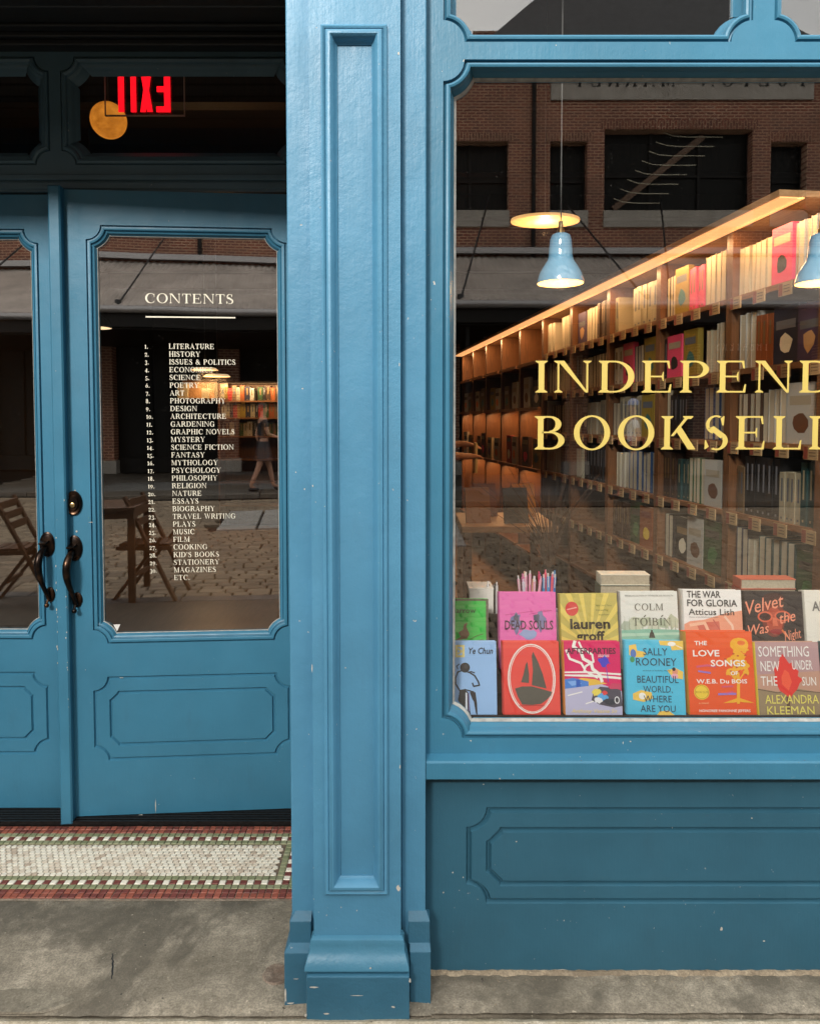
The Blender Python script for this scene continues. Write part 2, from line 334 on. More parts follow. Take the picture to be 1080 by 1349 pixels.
def G(ch):
    s = SE
    if ch == 'I': return stem(s), TK+2*s
    if ch == 'N': return rc(.1,0,.1+TN,1)+foot(.1,.15,0)+foot(.1,.15,1,-1,.09,.0)+[[(.1,1),(.28,1),(.93,0),(.86,0)]]+rc(.88,0,.93,1)+foot(.88,.93,1,-1), 1.04
    if ch == 'D': return stem(s)+ell(.42,.5,.55,.5,.38,.45,-90,90)+rc(.2,0,.42,.05)+rc(.2,.95,.42,1), 1.0
    if ch == 'E': return stem(s)+arm(.2,.78,0,1,.26)+arm(.2,.74,1,-1,.24)+rc(.2,.48,.56,.53)+[[(.53,.5),(.57,.36),(.59,.36),(.59,.65),(.57,.65)]], .86
    if ch == 'F': return stem(s)+arm(.2,.72,1,-1,.24)+rc(.2,.48,.54,.53)+[[(.51,.5),(.55,.36),(.57,.36),(.57,.65),(.55,.65)]], .78
    if ch == 'L': return stem(s)+arm(.2,.76,0,1,.28), .82
    if ch == 'P': return stem(s)+ell(.40,.73,.38,.27,.22,.22,-90,90)+rc(.2,.95,.40,1)+rc(.2,.46,.40,.51), .82
    if ch == 'R': return stem(s)+ell(.40,.74,.36,.26,.20,.21,-90,90)+rc(.2,.95,.40,1)+rc(.2,.48,.40,.53)+[[(.42,.5),(.60,.5),(.93,.03),(.93,0),(.76,0)]], .93
    if ch == 'B': return stem(s)+ell(.40,.755,.33,.245,.17,.195,-90,90)+ell(.42,.27,.40,.27,.23,.22,-90,90)+rc(.2,.95,.41,1)+rc(.2,0,.43,.05)+rc(.2,.49,.42,.535), .88
    if ch == 'O': return ell(.52,.5,.5,.525,.34,.475,0,360,28), 1.04
    if ch == 'Q': return ell(.52,.5,.5,.525,.34,.475,0,360,28)+[[(.45,.0),(.62,.02),(1.0,-.24),(.8,-.22)]], 1.04
    if ch == 'C': return ell(.52,.5,.5,.525,.34,.475,48,312,24,.55)+[[(.83,.62),(.86,.62),(.87,.99),(.84,.93),(.80,.88)]]+[[(.82,.1),(.88,.22),(.86,.26),(.79,.14)]], .94
    if ch == 'G': return ell(.52,.5,.5,.525,.34,.475,48,320,24,.55)+[[(.83,.62),(.86,.62),(.87,.99),(.84,.93),(.80,.88)]]+rc(.76,.05,.90,.45)+foot(.76,.9,.45,-1,.09), 1.02
    if ch == 'S': return ell(.33,.74,.28,.285,.18,.235,60,250,14)+ell(.35,.26,.31,.285,.17,.235,-120,70,14)+[[(.12,.63),(.27,.70),(.6,.43),(.46,.33)]]+[[(.5,.72),(.54,.72),(.56,1.0),(.52,.99),(.45,.93)]]+[[(.06,.28),(.03,.28),(.02,0),(.06,.02),(.14,.08)]], .70
    if ch == 'T': return stem(.34,TK,0,1,.09)+arm(.4,.80,1,-1,.25)+rc(.03,.95,.45,1)+[[(.1,.975),(.03,1),(.01,.75),(.05,.75)]], .84
    if ch == 'H': return stem(s)+stem(.72)+rc(.2,.47,.75,.52), .96
    if ch == 'K': return stem(s)+[[(.26,.40),(.34,.40),(.78,1),(.68,1)]]+[[(.40,.56),(.54,.68),(.93,.03),(.93,0),(.74,0)]]+foot(.66,.8,1,-1,.07), 1.0
    if ch == 'A': return diag(.08,0,.43,1,TN)+[[(.36,1.02),(.46,1.02),(.90,0),(.72,0)]]+rc(.22,.33,.68,.38)+foot(.08,.13)+foot(.72,.90,0,1,.07), .98
    if ch == 'V': return [[(.06,1),(.24,1),(.54,0),(.46,0)]]+diag(.48,0,.83,1,TN)+foot(.06,.24,1,-1,.06)+foot(.83,.88,1,-1,.07), .96
    if ch == 'W': return [[(.05,1),(.22,1),(.46,0),(.38,0)]]+diag(.40,0,.62,1,TN)+[[(.58,1),(.75,1),(.98,0),(.90,0)]]+diag(.92,0,1.20,1,TN)+foot(.05,.22,1,-1,.05)+foot(1.2,1.25,1,-1,.06), 1.34
    if ch == 'Y': return [[(.04,1),(.22,1),(.54,.45),(.40,.42)]]+diag(.48,.45,.80,1,TN)+rc(.39,0,.39+TK,.47)+foot(.39,.54)+foot(.04,.22,1,-1,.05)+foot(.8,.85,1,-1,.06), .94
    if ch == 'X': return [[(.06,1),(.24,1),(.86,0),(.68,0)]]+diag(.1,0,.78,1,TN)+foot(.1,.15)+foot(.68,.86,0,1,.06), .94
    if ch == 'M': return rc(.1,0,.1+TN,1)+foot(.1,.15)+[[(.1,1),(.25,1),(.62,.06),(.54,0)]]+diag(.54,0,.92,1,TN)+rc(.90,0,.90+TK,1)+foot(.9,1.05)+foot(.05,.15,1,-1,.05)+foot(.95,1.05,1,-1,.02,.08), 1.16
    if ch == 'U': return rc(.1,.3,.1+TK,1)+foot(.1,.25,1,-1)+ell(.43,.33,.33,.35,.18,.29,180,360,12)+rc(.71,.3,.76,1)+foot(.71,.76,1,-1), .9
    if ch == 'J': return rc(.2,.1,.35,1)+foot(.2,.35,1,-1)+ell(.15,.1,.2,.28,.06,.22,-90,0,8), .5
    if ch == 'Z': return rc(.06,.95,.74,1)+rc(.06,0,.78,.05)+[[(.06,.03),(.24,.03),(.76,.97),(.58,.97)]]+[[(.06,1),(.12,.97),(.08,.76),(.05,.76)]]+[[(.72,.03),(.78,0),(.8,.26),(.77,.26)]], .84
    if ch == '&': return ell(.38,.75,.22,.25,.12,.2,0,360,14)+ell(.36,.27,.34,.29,.2,.23,0,360,16)+[[(.22,.62),(.36,.68),(.98,.0),(.8,.0)]]+[[(.66,.45),(.9,.45),(.9,.5),(.66,.5)]], 1.0
    if ch == "'": return [[(.06,1),(.18,1),(.14,.7),(.1,.7)]], .24
    if ch == '.': return ell(.14,.08,.09,.09,.001,.001,0,360,8), .28
    if ch == ',': return ell(.14,.08,.09,.09,.001,.001,0,360,8)+[[(.2,.1),(.23,.05),(.1,-.2),(.08,-.18)]], .28
    if ch == '1': return rc(.2,0,.35,.85)+foot(.2,.35)+[[(.08,.7),(.2,.85),(.35,.85),(.2,.68)]], .5
    if ch == '2': return ell(.3,.58,.26,.26,.12,.2,-20,180,10)+[[(.42,.5),(.56,.5),(.25,.1),(.06,.0)]]+rc(.06,0,.6,.11), .64
    if ch == '3': return ell(.28,.62,.24,.22,.1,.17,-90,160,10)+ell(.28,.1,.28,.3,.13,.24,-160,90,10), .6
    if ch == '4': return rc(.34,-.15,.49,.8)+rc(.02,.12,.6,.2)+[[(.02,.15),(.1,.12),(.48,.78),(.40,.8)]], .64
    if ch == '5': return ell(.28,.12,.28,.3,.13,.24,-160,100,12)+rc(.12,.7,.52,.8)+rc(.12,.36,.17,.75), .62
    if ch == '6': return ell(.32,.3,.28,.3,.14,.24,0,360,14)+[[(.04,.32),(.17,.36),(.5,.98),(.4,.98)]], .66
    if ch == '7': return rc(.06,.68,.58,.8)+[[(.48,.72),(.58,.72),(.32,-.15),(.18,-.15)]], .62
    if ch == '8': return ell(.3,.74,.22,.24,.1,.18,0,360,12)+ell(.3,.27,.26,.29,.12,.22,0,360,12), .62
    if ch == '9': return ell(.32,.5,.28,.3,.14,.24,0,360,14)+[[(.6,.48),(.46,.44),(.14,-.16),(.22,-.16)]], .66
    if ch == '0': return ell(.32,.36,.29,.36,.17,.31,0,360,16), .66
    if ch == '-': return rc(.05,.35,.4,.43), .45
    return [], .38
def serif(mb, text, x, z, h, y, gap=.14, m=0, fit=None, sy=1e-4, flip=1, bold=0):
    """serif capitals; x,z baseline start, h cap height, fit = total width"""
    adv = []; cur = 0
    for ch in text:
        g, w = G(ch); adv.append((g, cur)); cur += w+gap
    total = (cur-gap)*h; k = (fit/total) if fit else 1
    for j, (g, c) in enumerate(adv):
        for q, poly in enumerate(g):
            if bold:
                cx = sum(p[0] for p in poly)/len(poly); cy_ = sum(p[1] for p in poly)/len(poly)
                poly = [(p[0]+(bold if p[0] > cx else -bold), p[1]+(bold*.6 if p[1] > cy_ else -bold*.6)) for p in poly]
            pts = [(x+flip*(c+p[0])*h*k, z+p[1]*h) for p in poly]
            mb.poly(pts, y-sy*(1+q%9+(9 if j%2 else 0))*.12, m)
    return total*k
_tc = {}
def sans(mb, text, x, z, h, y, fit=None, m=0, off=0, shear=0, align='L', flip=1, rot=0):
    """built-in font, upright lettering in the x,z plane; h = capital height"""
    key = (text, off, shear)
    if key not in _tc:
        cu = bpy.data.curves.new('t', 'FONT'); cu.body = text; cu.offset = off; cu.shear = shear; cu.resolution_u = 2; cu.size = 1
        ob = bpy.data.objects.new('t', cu); col.objects.link(ob)
        me = bpy.data.meshes.new_from_object(ob.evaluated_get(bpy.context.evaluated_depsgraph_get()))
        _tc[key] = ([tuple(v.co) for v in me.vertices], [tuple(p.vertices) for p in me.polygons])
        bpy.data.objects.remove(ob); bpy.data.curves.remove(cu); bpy.data.meshes.remove(me)
    vs, fs = _tc[key]
    if not vs: return
    x0 = min(v[0] for v in vs); x1 = max(v[0] for v in vs); s = h/.70
    kx = fit/((x1-x0)) if fit else s
    wd = (x1-x0)*kx; ox = {'L': 0, 'C': -wd/2, 'R': -wd}[align]
    c, sn = math.cos(rot), math.sin(rot); out = []
    for v in vs:
        a, b_ = (v[0]-x0)*kx+ox, v[1]*s
        out.append((x+flip*(a*c-b_*sn), y, z+a*sn+b_*c))
    mb.add(out, fs, m)
# ------------------------------------------------------------------ ground
YP = 1.71      # pilaster shaft face
YJ = 1.745     # jamb faces
YF = 1.785     # window frame face
YG = 1.826     # display glass
YD = 2.572     # closed door plane
XH = -.372     # hinge line of the right leaf
LEAF = .812
GR = -.02      # street pavement level
tag(MB().box(-40, 40, -60, 40, -.6, -.25).build('ground', M['flag']), 'dark ground under the street paving', kind='structure')
pv = tag(empty('pavement'), kind='structure')
mb = MB(); mb.box(-14, 14, -.9, 1.648, -.25, GR-.03); mb.build('paving_bed', M['black'], pv)
x = -6.2; k = 0
slab_mats = [M['flag'], M['flag'], concrete('brown_flag', (.12, .105, .085), (.2, .175, .145), 2.5, .3), concrete('grey_flag', (.15, .145, .135), (.25, .24, .22), 2, .2)]
for row, (y0, y1) in enumerate(((.95, 1.645), (.15, .95), (-.72, .15))):
    x = -6.5+row*.37
    while x < 6.5:
        w = random.uniform(.9, 1.7)
        MB().tbox(x+.006, x+w-.006, y0+.006, y1-.006, GR-.06, GR, .006, jit=.002).build('paving_slab', random.choice(slab_mats), pv); x += w
x = -6.3
while x < 6.3:
    w = random.uniform(1.2, 1.8)
    MB().tbox(x+.006, x+w-.006, -.9, -.73, GR-.2, GR, .012).build('kerb_stone', M['kerb'], pv); x += w
st = tag(empty('street'), kind='structure')
MB().box(-14, 14, -9.3, -.9, -.3, -.17).build('road_bed', M['black'], st)
mb = MB(); y = -9.25
while y < -.95:
    d = random.uniform(.12, .145); x = -10+random.uniform(0, .2)
    while x < 12:
        w = random.uniform(.15, .25)
        if not (-7.4 < y < -5.2 and -1.75 < x < .62): mb.tbox(x+.008, x+w-.008, y+.008, y+d-.008, -.2, -.12+random.uniform(-.003, .005), .011, jit=.002)
        x += w
    y += d
tag(mb.build('cobblestones', M['cobble'], st), 'uneven brown granite setts', kind='stuff')
for i in range(6):
    for j in range(4):
        MB().tbox(-1.52+j*.56, -1.0+j*.56, -7.3+i*.36, -7.02+i*.36, -.2, -.1, .01).build('crossing_stone', M['granite'], st)
fp = tag(empty('far_pavement'), kind='structure')
MB().box(-14, 16, -15.6, -9.3, -.3, -.045).build('paving_bed', M['black'], fp)
y = -15.5
for row in range(6):
    x = -9.0+random.uniform(-.6, .3)
    while x < 12:
        w = random.uniform(1.0, 2.0); MB().tbox(x+.01, x+w-.01, y+.01, y+1.03, -.1, -.01, .01).build('paving_slab', random.choice(slab_mats), fp); x += w
    y += 1.04

# entrance step: worn concrete with a granite nosing, mosaic and metal sill
es = tag(empty('entrance_step', (0, 0, 0)), kind='structure')
def rough_slab(x0, x1, y0, y1, z0, z1, n, m_, amp=.003):
    mb = MB(); random.seed(3); vs = []; nx = max(2, int((x1-x0)/n)); ny = max(2, int((y1-y0)/n))
    for j in range(ny+1):
        for i in range(nx+1):
            e = i in (0, nx) or j in (0, ny)
            vs.append((x0+(x1-x0)*i/nx, y0+(y1-y0)*j/ny+(random.uniform(0, .004) if j == 0 else 0), z1-(amp*1.5 if e else 0)+random.uniform(-amp, amp)*.35))
    mb.add(vs, [(j*(nx+1)+i, j*(nx+1)+i+1, (j+1)*(nx+1)+i+1, (j+1)*(nx+1)+i) for j in range(ny) for i in range(nx)], m_)
    mb.box(x0, x1, y0+.003, y1, z0, z1-.012, m_); return mb
rough_slab(-2.4, -.30, 1.672, 2.094, -.2, 0, .03, 0).build('step_slab', M['concrete'], es, smooth=True)
rough_slab(.05, 2.2, 1.68, 1.83, -.2, 0, .025, 0).build('step_slab', M['concrete'], es, smooth=True)
rough_slab(-.30, .05, 1.675, 1.80, -.2, -.002, .03, 0).build('step_slab', M['concrete'], es, smooth=True)
rough_slab(-2.4, 2.2, 1.645, 1.672, -.2, -.004, .02, 0, .004).build('step_nosing', concrete('yellowed_nosing', (.42, .36, .24), (.58, .53, .43), 9, .25), es)
# old circular patch and core mark in the concrete
mb = MB(); ring = [(-.98+.17*math.cos(a)*(1+.12*math.sin(3*a)), 1.705+.045*math.sin(a)*(1+.1*math.cos(5*a))) for a in [i*math.pi/9 for i in range(18)]]
ring = [(px, max(py, 1.676)) for px, py in ring]
mb.add([(p[0], p[1], -.001) for p in ring]+[(-.98+(p[0]+.98)*.95, 1.70+(p[1]-1.70)*.95, .003) for p in ring], [(i, (i+1)%18, 18+(i+1)%18, 18+i) for i in range(18)]+[tuple(range(18, 36))])
mb.build('concrete_patch', M['concrete2'], es)
mb = MB(); mb.lathe([(.034, -.002), (.030, .0035), (.016, .0022), (.013, .0025), (.0001, .001)], (-.338, 1.80, 0), 20, sy=1.1); mb.build('core_mark', concrete('rusty_core', (.2, .14, .1), (.36, .29, .22), 20, .5), es)

# ------------------------------------------------------------------ mosaic threshold
mo = tag(empty('mosaic_threshold', (-1.17, 2.29, 0)), 'old floor mosaic of cream hexagon tiles with red and green borders before the doors', 'mosaic')
MX, MY = -1.17, 2.29
red = [plain('red_tile', (.36, .10, .06), .5, var=.3, scale=25), plain('dark_red_tile', (.20, .05, .035), .5, var=.3, scale=25)]
white = [plain('cream_tile', (.90, .84, .70), .35, var=.12, scale=30), plain('ivory_tile', (.80, .70, .56), .35, var=.2, scale=30), plain('stained_tile', (.62, .50, .38), .4, var=.25, scale=30)]
green = [plain('green_tile', (.25, .27, .14), .5, var=.2, scale=25), plain('pale_green_tile', (.31, .32, .18), .5, var=.2, scale=25)]
grout = concrete('tile_grout', (.17, .12, .08), (.26, .2, .14), 12, .4); pale_grout = concrete('pale_grout', (.3, .25, .19), (.42, .35, .28), 12, .4)
MB().box(-2.06-MX, -.295-MX, 2.092-MY, 2.482-MY, -.1, -.0025).build('grout_bed', pale_grout, mo)
MB().box(-2.06-MX+.11, -.295-MX-.11, 2.092-MY+.11, 2.482-MY-.11, -.01, -.0022).build('hexagon_grout', grout, mo)
T = .0212; g = .0012
def tl(mb, i, j, x, y, m): mb.tbox(x+g-MX, x+T-g-MX, y+g-MY, y+T-g-MY, -.006, .0012, .0012, m, .0006)
X0, X1, Y0, Y1 = -2.055, -.30, 2.097, 2.479
nx = int((X1-X0)/T); ny = int((Y1-Y0)/T); X0 = X1-nx*T
# the two front rows of red tiles, one by one where the photograph shows them
for j in range(2):
    for i in range(nx):
        if X0+i*T > -1.36:
            mb = MB(); tl(mb, i, j, X0+i*T, Y0+j*T, 0); mb.build('tile', random.choice(red), mo)
rm, cm, gm = MB(), MB(), MB()
for j in range(ny):
    for i in range(nx):
        e = min(i, j, nx-1-i, ny-1-j); x, y = X0+i*T, Y0+j*T
        if e < 2:
            if j < 2 and x > -1.36: continue
            tl(rm, i, j, x, y, random.choice((0, 1)))
        elif e == 2 or e == 4: tl(gm, i, j, x, y, random.choice((0, 1)))
        elif e == 3: tl(cm, i, j, x, y, 0 if (i+j) % 2 else 1)
tag(rm.build('red_border', red, mo), 'border rows of small square red tiles', kind='stuff')
tag(gm.build('green_border', green, mo), 'green tile lines', kind='stuff')
tag(cm.build('checked_border', [red[1], white[0]], mo), 'line of alternating dark red and white tiles', kind='stuff')
hm = MB(); hx0, hx1, hy0, hy1 = X0+5*T, X1-5*T, Y0+5*T, Y0+(ny-5)*T; hp = .0188; rr = hp/math.sqrt(3); row = 0; y = hy0+rr*.8
while y < hy1-rr*.6:
    x = hx0+hp*(.5 if row % 2 == 0 else 1)
    while x < hx1-hp*.4:
        z = .001+random.uniform(-.0005, .0005); m_ = random.choices((0, 1, 2), (6, 3, .5))[0]
        c = [(x+q*math.cos(R(60*k+30))-MX, y+q*math.sin(R(60*k+30))-MY, zz) for q, zz in ((rr-.0015, -.005), (rr-.0015, z-.001), (rr-.0026, z)) for k in range(6)]
        hm.add(c, [tuple(range(12, 18))]+[(b+k, b+(k+1)%6, b+6+(k+1)%6, b+6+k) for b in (0, 6) for k in range(6)], m_)
        x += hp
    y += rr*1.5; row += 1
tag(hm.build('hexagon_tiles', white, mo), 'field of small cream hexagon tiles', kind='stuff')
ts = empty('door_sill', (-1.17, 2.55, 0)); tag(ts, 'black ribbed metal sill under the two blue doors', 'door sill')
mb = MB().box(-.885, .87, -.068, .12, -.05, .008)
for k in range(6): mb.box(-.885, .87, -.066+k*.016, -.058+k*.016, .008, .015)
mb.box(-.885, .87, .032, .045, .008, .017)
mb.build('sill_plate', M['sillmetal'], ts)

# ------------------------------------------------------------------ shopfront
sf = tag(empty('shopfront', (0, 1.8, 0)), 'blue painted cast iron and timber bookshop front with pilaster, display window and low panelled wall', 'shopfront')
OY = 1.8
def part(mb, name, mats, parent=None, **kw):     # geometry is written in place; children of sf sit at its offset
    mb.v = [(v[0], v[1]-OY, v[2]) for v in mb.v]
    return mb.build(name, mats, parent or sf, **kw)
ZT = 4.3
def pilaster(dx, right_jamb=True):
    """shaft with a bolection-moulded sunk panel, stepped jambs and a plinth; dx shifts it along the front"""
    x0, x1 = -.2285+dx, -.0215+dx
    px0, px1 = A(426, 600, YP)[0]+dx, A(510, 600, YP)[0]+dx
    pz0, pz1 = AZ(1177, YP), AZ(34, YP)
    mb = MB(); sheet(mb, rect(x0, .165, x1, ZT), [inset(rect(px0, pz0, px1, pz1), .002)], YP)
    rim(mb, rect(x0, .165, x1, ZT), YP, YP+.12)
    sh = part(mb, 'pilaster', M['paint'])
    mb = MB(); sweep(mb, rect(px0, pz0, px1, pz1), [(-.001, YP+.001), (-.001, YP-.006), (.003, YP-.009), (.007, YP-.007), (.0085, YP-.004), (.0105, YP-.009), (.015, YP-.0115), (.020, YP-.011), (.0245, YP-.006), (.029, YP+.005), (.033, YP+.011), (.0345, YP+.012), (.0345, YP+.016)])
    o = mb.build('panel_moulding', M['paint'], sh, smooth=True); o.data.transform(Matrix.Translation((0, -OY, 0)))
    mb = MB().box(px0+.02, px1-.02, YP+.0155, YP+.03, pz0+.02, pz1-.02); o = mb.build('sunk_panel', M['paint'], sh); o.data.transform(Matrix.Translation((0, -OY, 0)))
    # moulded base and plinth
    mb = MB(); prof = [(.165, .0), (.160, .010), (.150, .013), (.138, .013), (.125, .022), (.112, .032), (.102, .034), (.097, .031), (.095, .024)]
    vs = []
    for z, o_ in prof: vs += [(x0-.002-o_*.5, YP+.02, z), (x0-.002-o_*.5, YP-o_, z), (x1+.002+o_*.5, YP-o_, z), (x1+.002+o_*.5, YP+.02, z)]
    mb.add(vs, [(k*4+i, (k+1)*4+i, (k+1)*4+i+1, k*4+i+1) for k in range(len(prof)-1) for i in range(3)]+[(0, 1, 2, 3)])
    o = mb.build('base_moulding', M['paint_mid_shaded'], sh, smooth=True); o.data.transform(Matrix.Translation((0, -OY, 0)))
    mb = MB().box(x0-.0135, x1+.0205, 1.669, YP+.05, -.02, .095); o = mb.build('plinth', M['paint_plinth'], sh, bevel=.003); o.data.transform(Matrix.Translation((0, -OY, 0)))
M['paint_plinth'] = paint('blue_paint_plinth', (.038, .132, .205), .9, .40)  # darker copy of the pilaster blue, with stronger relief
M['paint_mid_shaded'] = paint('blue_paint_base_shaded', (.055, .185, .28), .6, .38)  # pilaster blue dimmed a step, shade low on the front put into the colour
pilaster(0)
# jambs either side of the shaft, each with a two-tier plinth
def jamb(xa, xb, y, px0, px1, left=True):
    mb = MB().box(xa, xb, y, y+.10, -.02, ZT); j = part(mb, 'pilaster_jamb', M['paint'], bevel=.003)
    mb = MB().box(px0+.010, px1-.002, y-.016, y+.03, .128, .186)
    mb.add([(px0+.010, y-.016, .186), (px1-.002, y-.016, .186), (px1-.002, y+.001, .203), (px0+.022, y+.001, .203), (px0+.010, y+.05, .186), (px0+.022, y+.05, .203)], [(0, 1, 2, 3), (4, 0, 3, 5)])
    mb.box(px0, px1, y-.036, y+.05, -.02, .122)
    mb.add([(px0, y-.036, .122), (px1, y-.036, .122), (px1, y-.015, .134), (px0+.010, y-.015, .134), (px0, y+.05, .122), (px0+.010, y+.05, .134)], [(0, 1, 2, 3), (4, 0, 3, 5)])
    o = mb.build('plinth', M['paint_plinth'], j, bevel=.002); o.data.transform(Matrix.Translation((0, -OY, 0)))
XJ = A(380, 600, YJ)[0]; XR = A(561, 600, YJ)[0]
jamb(XJ, -.229, YJ, XJ-.013, -.236)
# right jamb
mb = MB().box(-.021, XR, YJ, YJ+.1, -.02, ZT); j = part(mb, 'pilaster_jamb', M['paint'], bevel=.003)
mb = MB().box(-.004, XR+.010, YJ-.016, YJ+.03, .128, .186)
mb.add([(-.004, YJ-.016, .186), (XR+.010, YJ-.016, .186), (XR+.002, YJ+.001, .203), (-.004, YJ+.001, .203)], [(0, 1, 2, 3)])
mb.box(.0, XR+.012, YJ-.032, YJ+.055, -.02, .122)
mb.add([(.0, YJ-.032, .122), (XR+.012, YJ-.032, .122), (XR+.010, YJ-.015, .134), (.0, YJ-.015, .134)], [(0, 1, 2, 3)])
o = mb.build('plinth', M['paint_plinth'], j, bevel=.002); o.data.transform(Matrix.Translation((0, -OY, 0)))

# display window frame
GX0, GX1 = A(598, 500, YG)[0], 1.60
GZ1, GZ0 = AZ(104, YG), AZ(949, YG)
OX0, OZ1, OZ0 = A(583, 500, YF)[0], AZ(77.5, YF), AZ(973, YF)
OX1 = 1.63
RN = .050
TZ0 = AZ(55, YF)+.001            # outer lower edge of the transom openings
TW = [(OX0, .79), (.872, OX1)]   # the two transom openings
TW0R = A(992, 20, YF)[0]; TW[0] = (OX0, TW0R); TW[1] = (A(1020, 20, YF)[0], OX1)
TZ1 = TZ0+.62
FZ0, FZ1 = AZ(993, YF), ZT-.2
main_o = notched(OX0, OZ0, OX1, OZ1, RN)
tr_o = [notched(a, TZ0, b, TZ1, RN) for a, b in TW]
mb = MB(); sheet(mb, rect(XR-.004, FZ0, 1.70, FZ1), [main_o]+tr_o, YF)
rim(mb, rect(XR-.004, FZ0, 1.70, FZ1), YF, YF+.07)
for P_ in [main_o]+tr_o: rim(mb, P_, YF, YF+.012)
dw = part(mb, 'display_window', M['paint_wood'])
def child(mb, name, mats, parent, **kw):
    mb.v = [(v[0], v[1]-OY, v[2]) for v in mb.v]; return mb.build(name, mats, parent, **kw)
def win_prof(y, yg, w, s=1):
    d = yg-y
    return [(0, y+.010), (.0035, y+.011), (.006, y+.006), (.0075, y+.001), (.012, y-.001), (.0165, y+.001), (.019, y+.006), (.0195, y+.014), (.0205, y+.020), (.0245, y+.026), (w-.003, yg-.006), (w, yg-.003), (w+.004, yg+.006)]
WM = GX0-OX0
mb = MB(); sweep(mb, main_o, win_prof(YF, YG, WM)); child(mb, 'window_moulding', M['paint_wood'], dw, smooth=True)
mb = MB(); inn = inset(main_o, WM-.002); sweep(mb, inn, [(0, YG-.007), (.003, YG-.004), (.0045, YG-.001), (.006, YG+.001)]); child(mb, 'putty_line', M['putty'], dw)
mb = MB().box(OX0+.01, OX1-.01, YG, YG+.006, OZ0+.008, OZ1-.008); gp = child(mb, 'glass_pane', M['glass'], dw)
for i, P_ in enumerate(tr_o):
    mb = MB(); sweep(mb, P_, win_prof(YF, YG, .030)); child(mb, 'transom_moulding', M['paint_wood'], dw, smooth=True)
    a, b = TW[i]; mb = MB().box(a+.01, b-.01, YG, YG+.006, TZ0+.008, TZ1-.008); child(mb, 'transom_pane', M['glass_top'] if 'glass_top' in M else M['glass'], dw)
gold = plain('gold_vinyl', (.60, .47, .12), .45, var=.06, scale=8)
def line(text, u0, u1, vt, vb, y, full, kern, which):
    xa, zb = A(u0, vb, y); xb, zt = A(u1, vt, y); h = zt-zb
    # the width over the reference letters sets the scale for the whole line
    m2 = MB(); w = serif(m2, text[:full], 0, 0, h, 0, kern); k = (xb-xa)/w; cur = 0
    for i, ch in enumerate(text):
        m3 = MB(); serif(m3, ch, 0, 0, h, y-.0006, kern); x0 = xa+cur*k
        m3.v = [(x0+v[0]*k, v[1], zb+v[2]) for v in m3.v]; child(m3, 'gold_letter', gold, dw)
        cur += (G(ch)[1]+kern)*h
line('INDEPENDENT', 705, 986, 475, 517, YG, 6, .17, 'upper')
line('BOOKSELLERS', 704, 1058, 548, 592, YG, 7, .17, 'lower')
# sill ledge
YL = 1.752
LZ1, LZ2, LZ3 = AZ(993, YF-.001), AZ(1005, YL), AZ(1028, YL)
mb = MB(); vs = []
prof = [(YF+.002, LZ1), (YL+.004, LZ2+.002), (YL, LZ2-.002), (YL, LZ3+.002), (YL+.003, LZ3), (YF+.03, LZ3)]
for xx in (XR+.001, 1.70): vs += [(xx, y, z) for y, z in prof]
mb.add(vs, [(i, i+1, 7+i, 6+i) for i in range(5)]+[(5, 4, 3, 2, 1, 0), (6, 7, 8, 9, 10, 11)]); part(mb, 'window_ledge', M['paint_wood'])
# stallboard with V-cut panel outlines
YS = 1.806
def grooved(mb, outer, px, y, gr=.0045, dp=.007, ny=4, both=None):
    """face with an outer and an inner V groove; px = (x0,z0,x1,z1,r), both = inner rectangle (x0,z0,x1,z1,c)"""
    o1 = notched(*px[:4], px[4]); i1 = inset(o1, gr*2)
    sheet(mb, outer, [o1], y); sweep(mb, o1, [(0, y), (gr*.7, y+dp), (gr*1.3, y+dp), (gr*2, y)])
    x0, z0, x1, z1, c = both; o2 = []
    s = c*.22   # little steps at each end of the cut corner
    o2 = [(x0+c, z0), (x1-c, z0), (x1-c+s*.6, z0+s), (x1-s, z0+c-s*.6), (x1, z0+c), (x1, z1-c), (x1-s, z1-c+s*.6), (x1-c+s*.6, z1-s), (x1-c, z1), (x0+c, z1), (x0+c-s*.6, z1-s), (x0+s, z1-c+s*.6), (x0, z1-c), (x0, z0+c), (x0+s, z0+c-s*.6), (x0+c-s*.6, z0+s)]
    i2 = inset(o2, gr*2)
    sheet(mb, i1, [o2], y); sweep(mb, o2, [(0, y), (gr*.7, y+dp), (gr*1.3, y+dp), (gr*2, y)]); sheet(mb, i2, [], y)
sx0, sz1 = A(614, 1064, YS); sz0 = AZ(1191, YS)
ix0, iz1 = A(640, 1090, YS); iz0 = AZ(1168, YS)
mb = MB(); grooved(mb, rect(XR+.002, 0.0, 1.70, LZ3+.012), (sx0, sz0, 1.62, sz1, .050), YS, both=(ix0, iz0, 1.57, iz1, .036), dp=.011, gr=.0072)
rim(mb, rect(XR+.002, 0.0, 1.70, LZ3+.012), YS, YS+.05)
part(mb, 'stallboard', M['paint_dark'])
# far end of the window: a second pilaster, plain fascia above
pilaster(1.70+.2285+.02)
mb = MB().box(-2.6, -2.045, 1.71, 2.7, .0, ZT); part(mb, 'left_pier', M['paint'])
mb = MB().box(-2.6, 2.2, YJ+.02, YJ+.25, ZT-.22, 7.5); part(mb, 'fascia_wall', M['brick'])
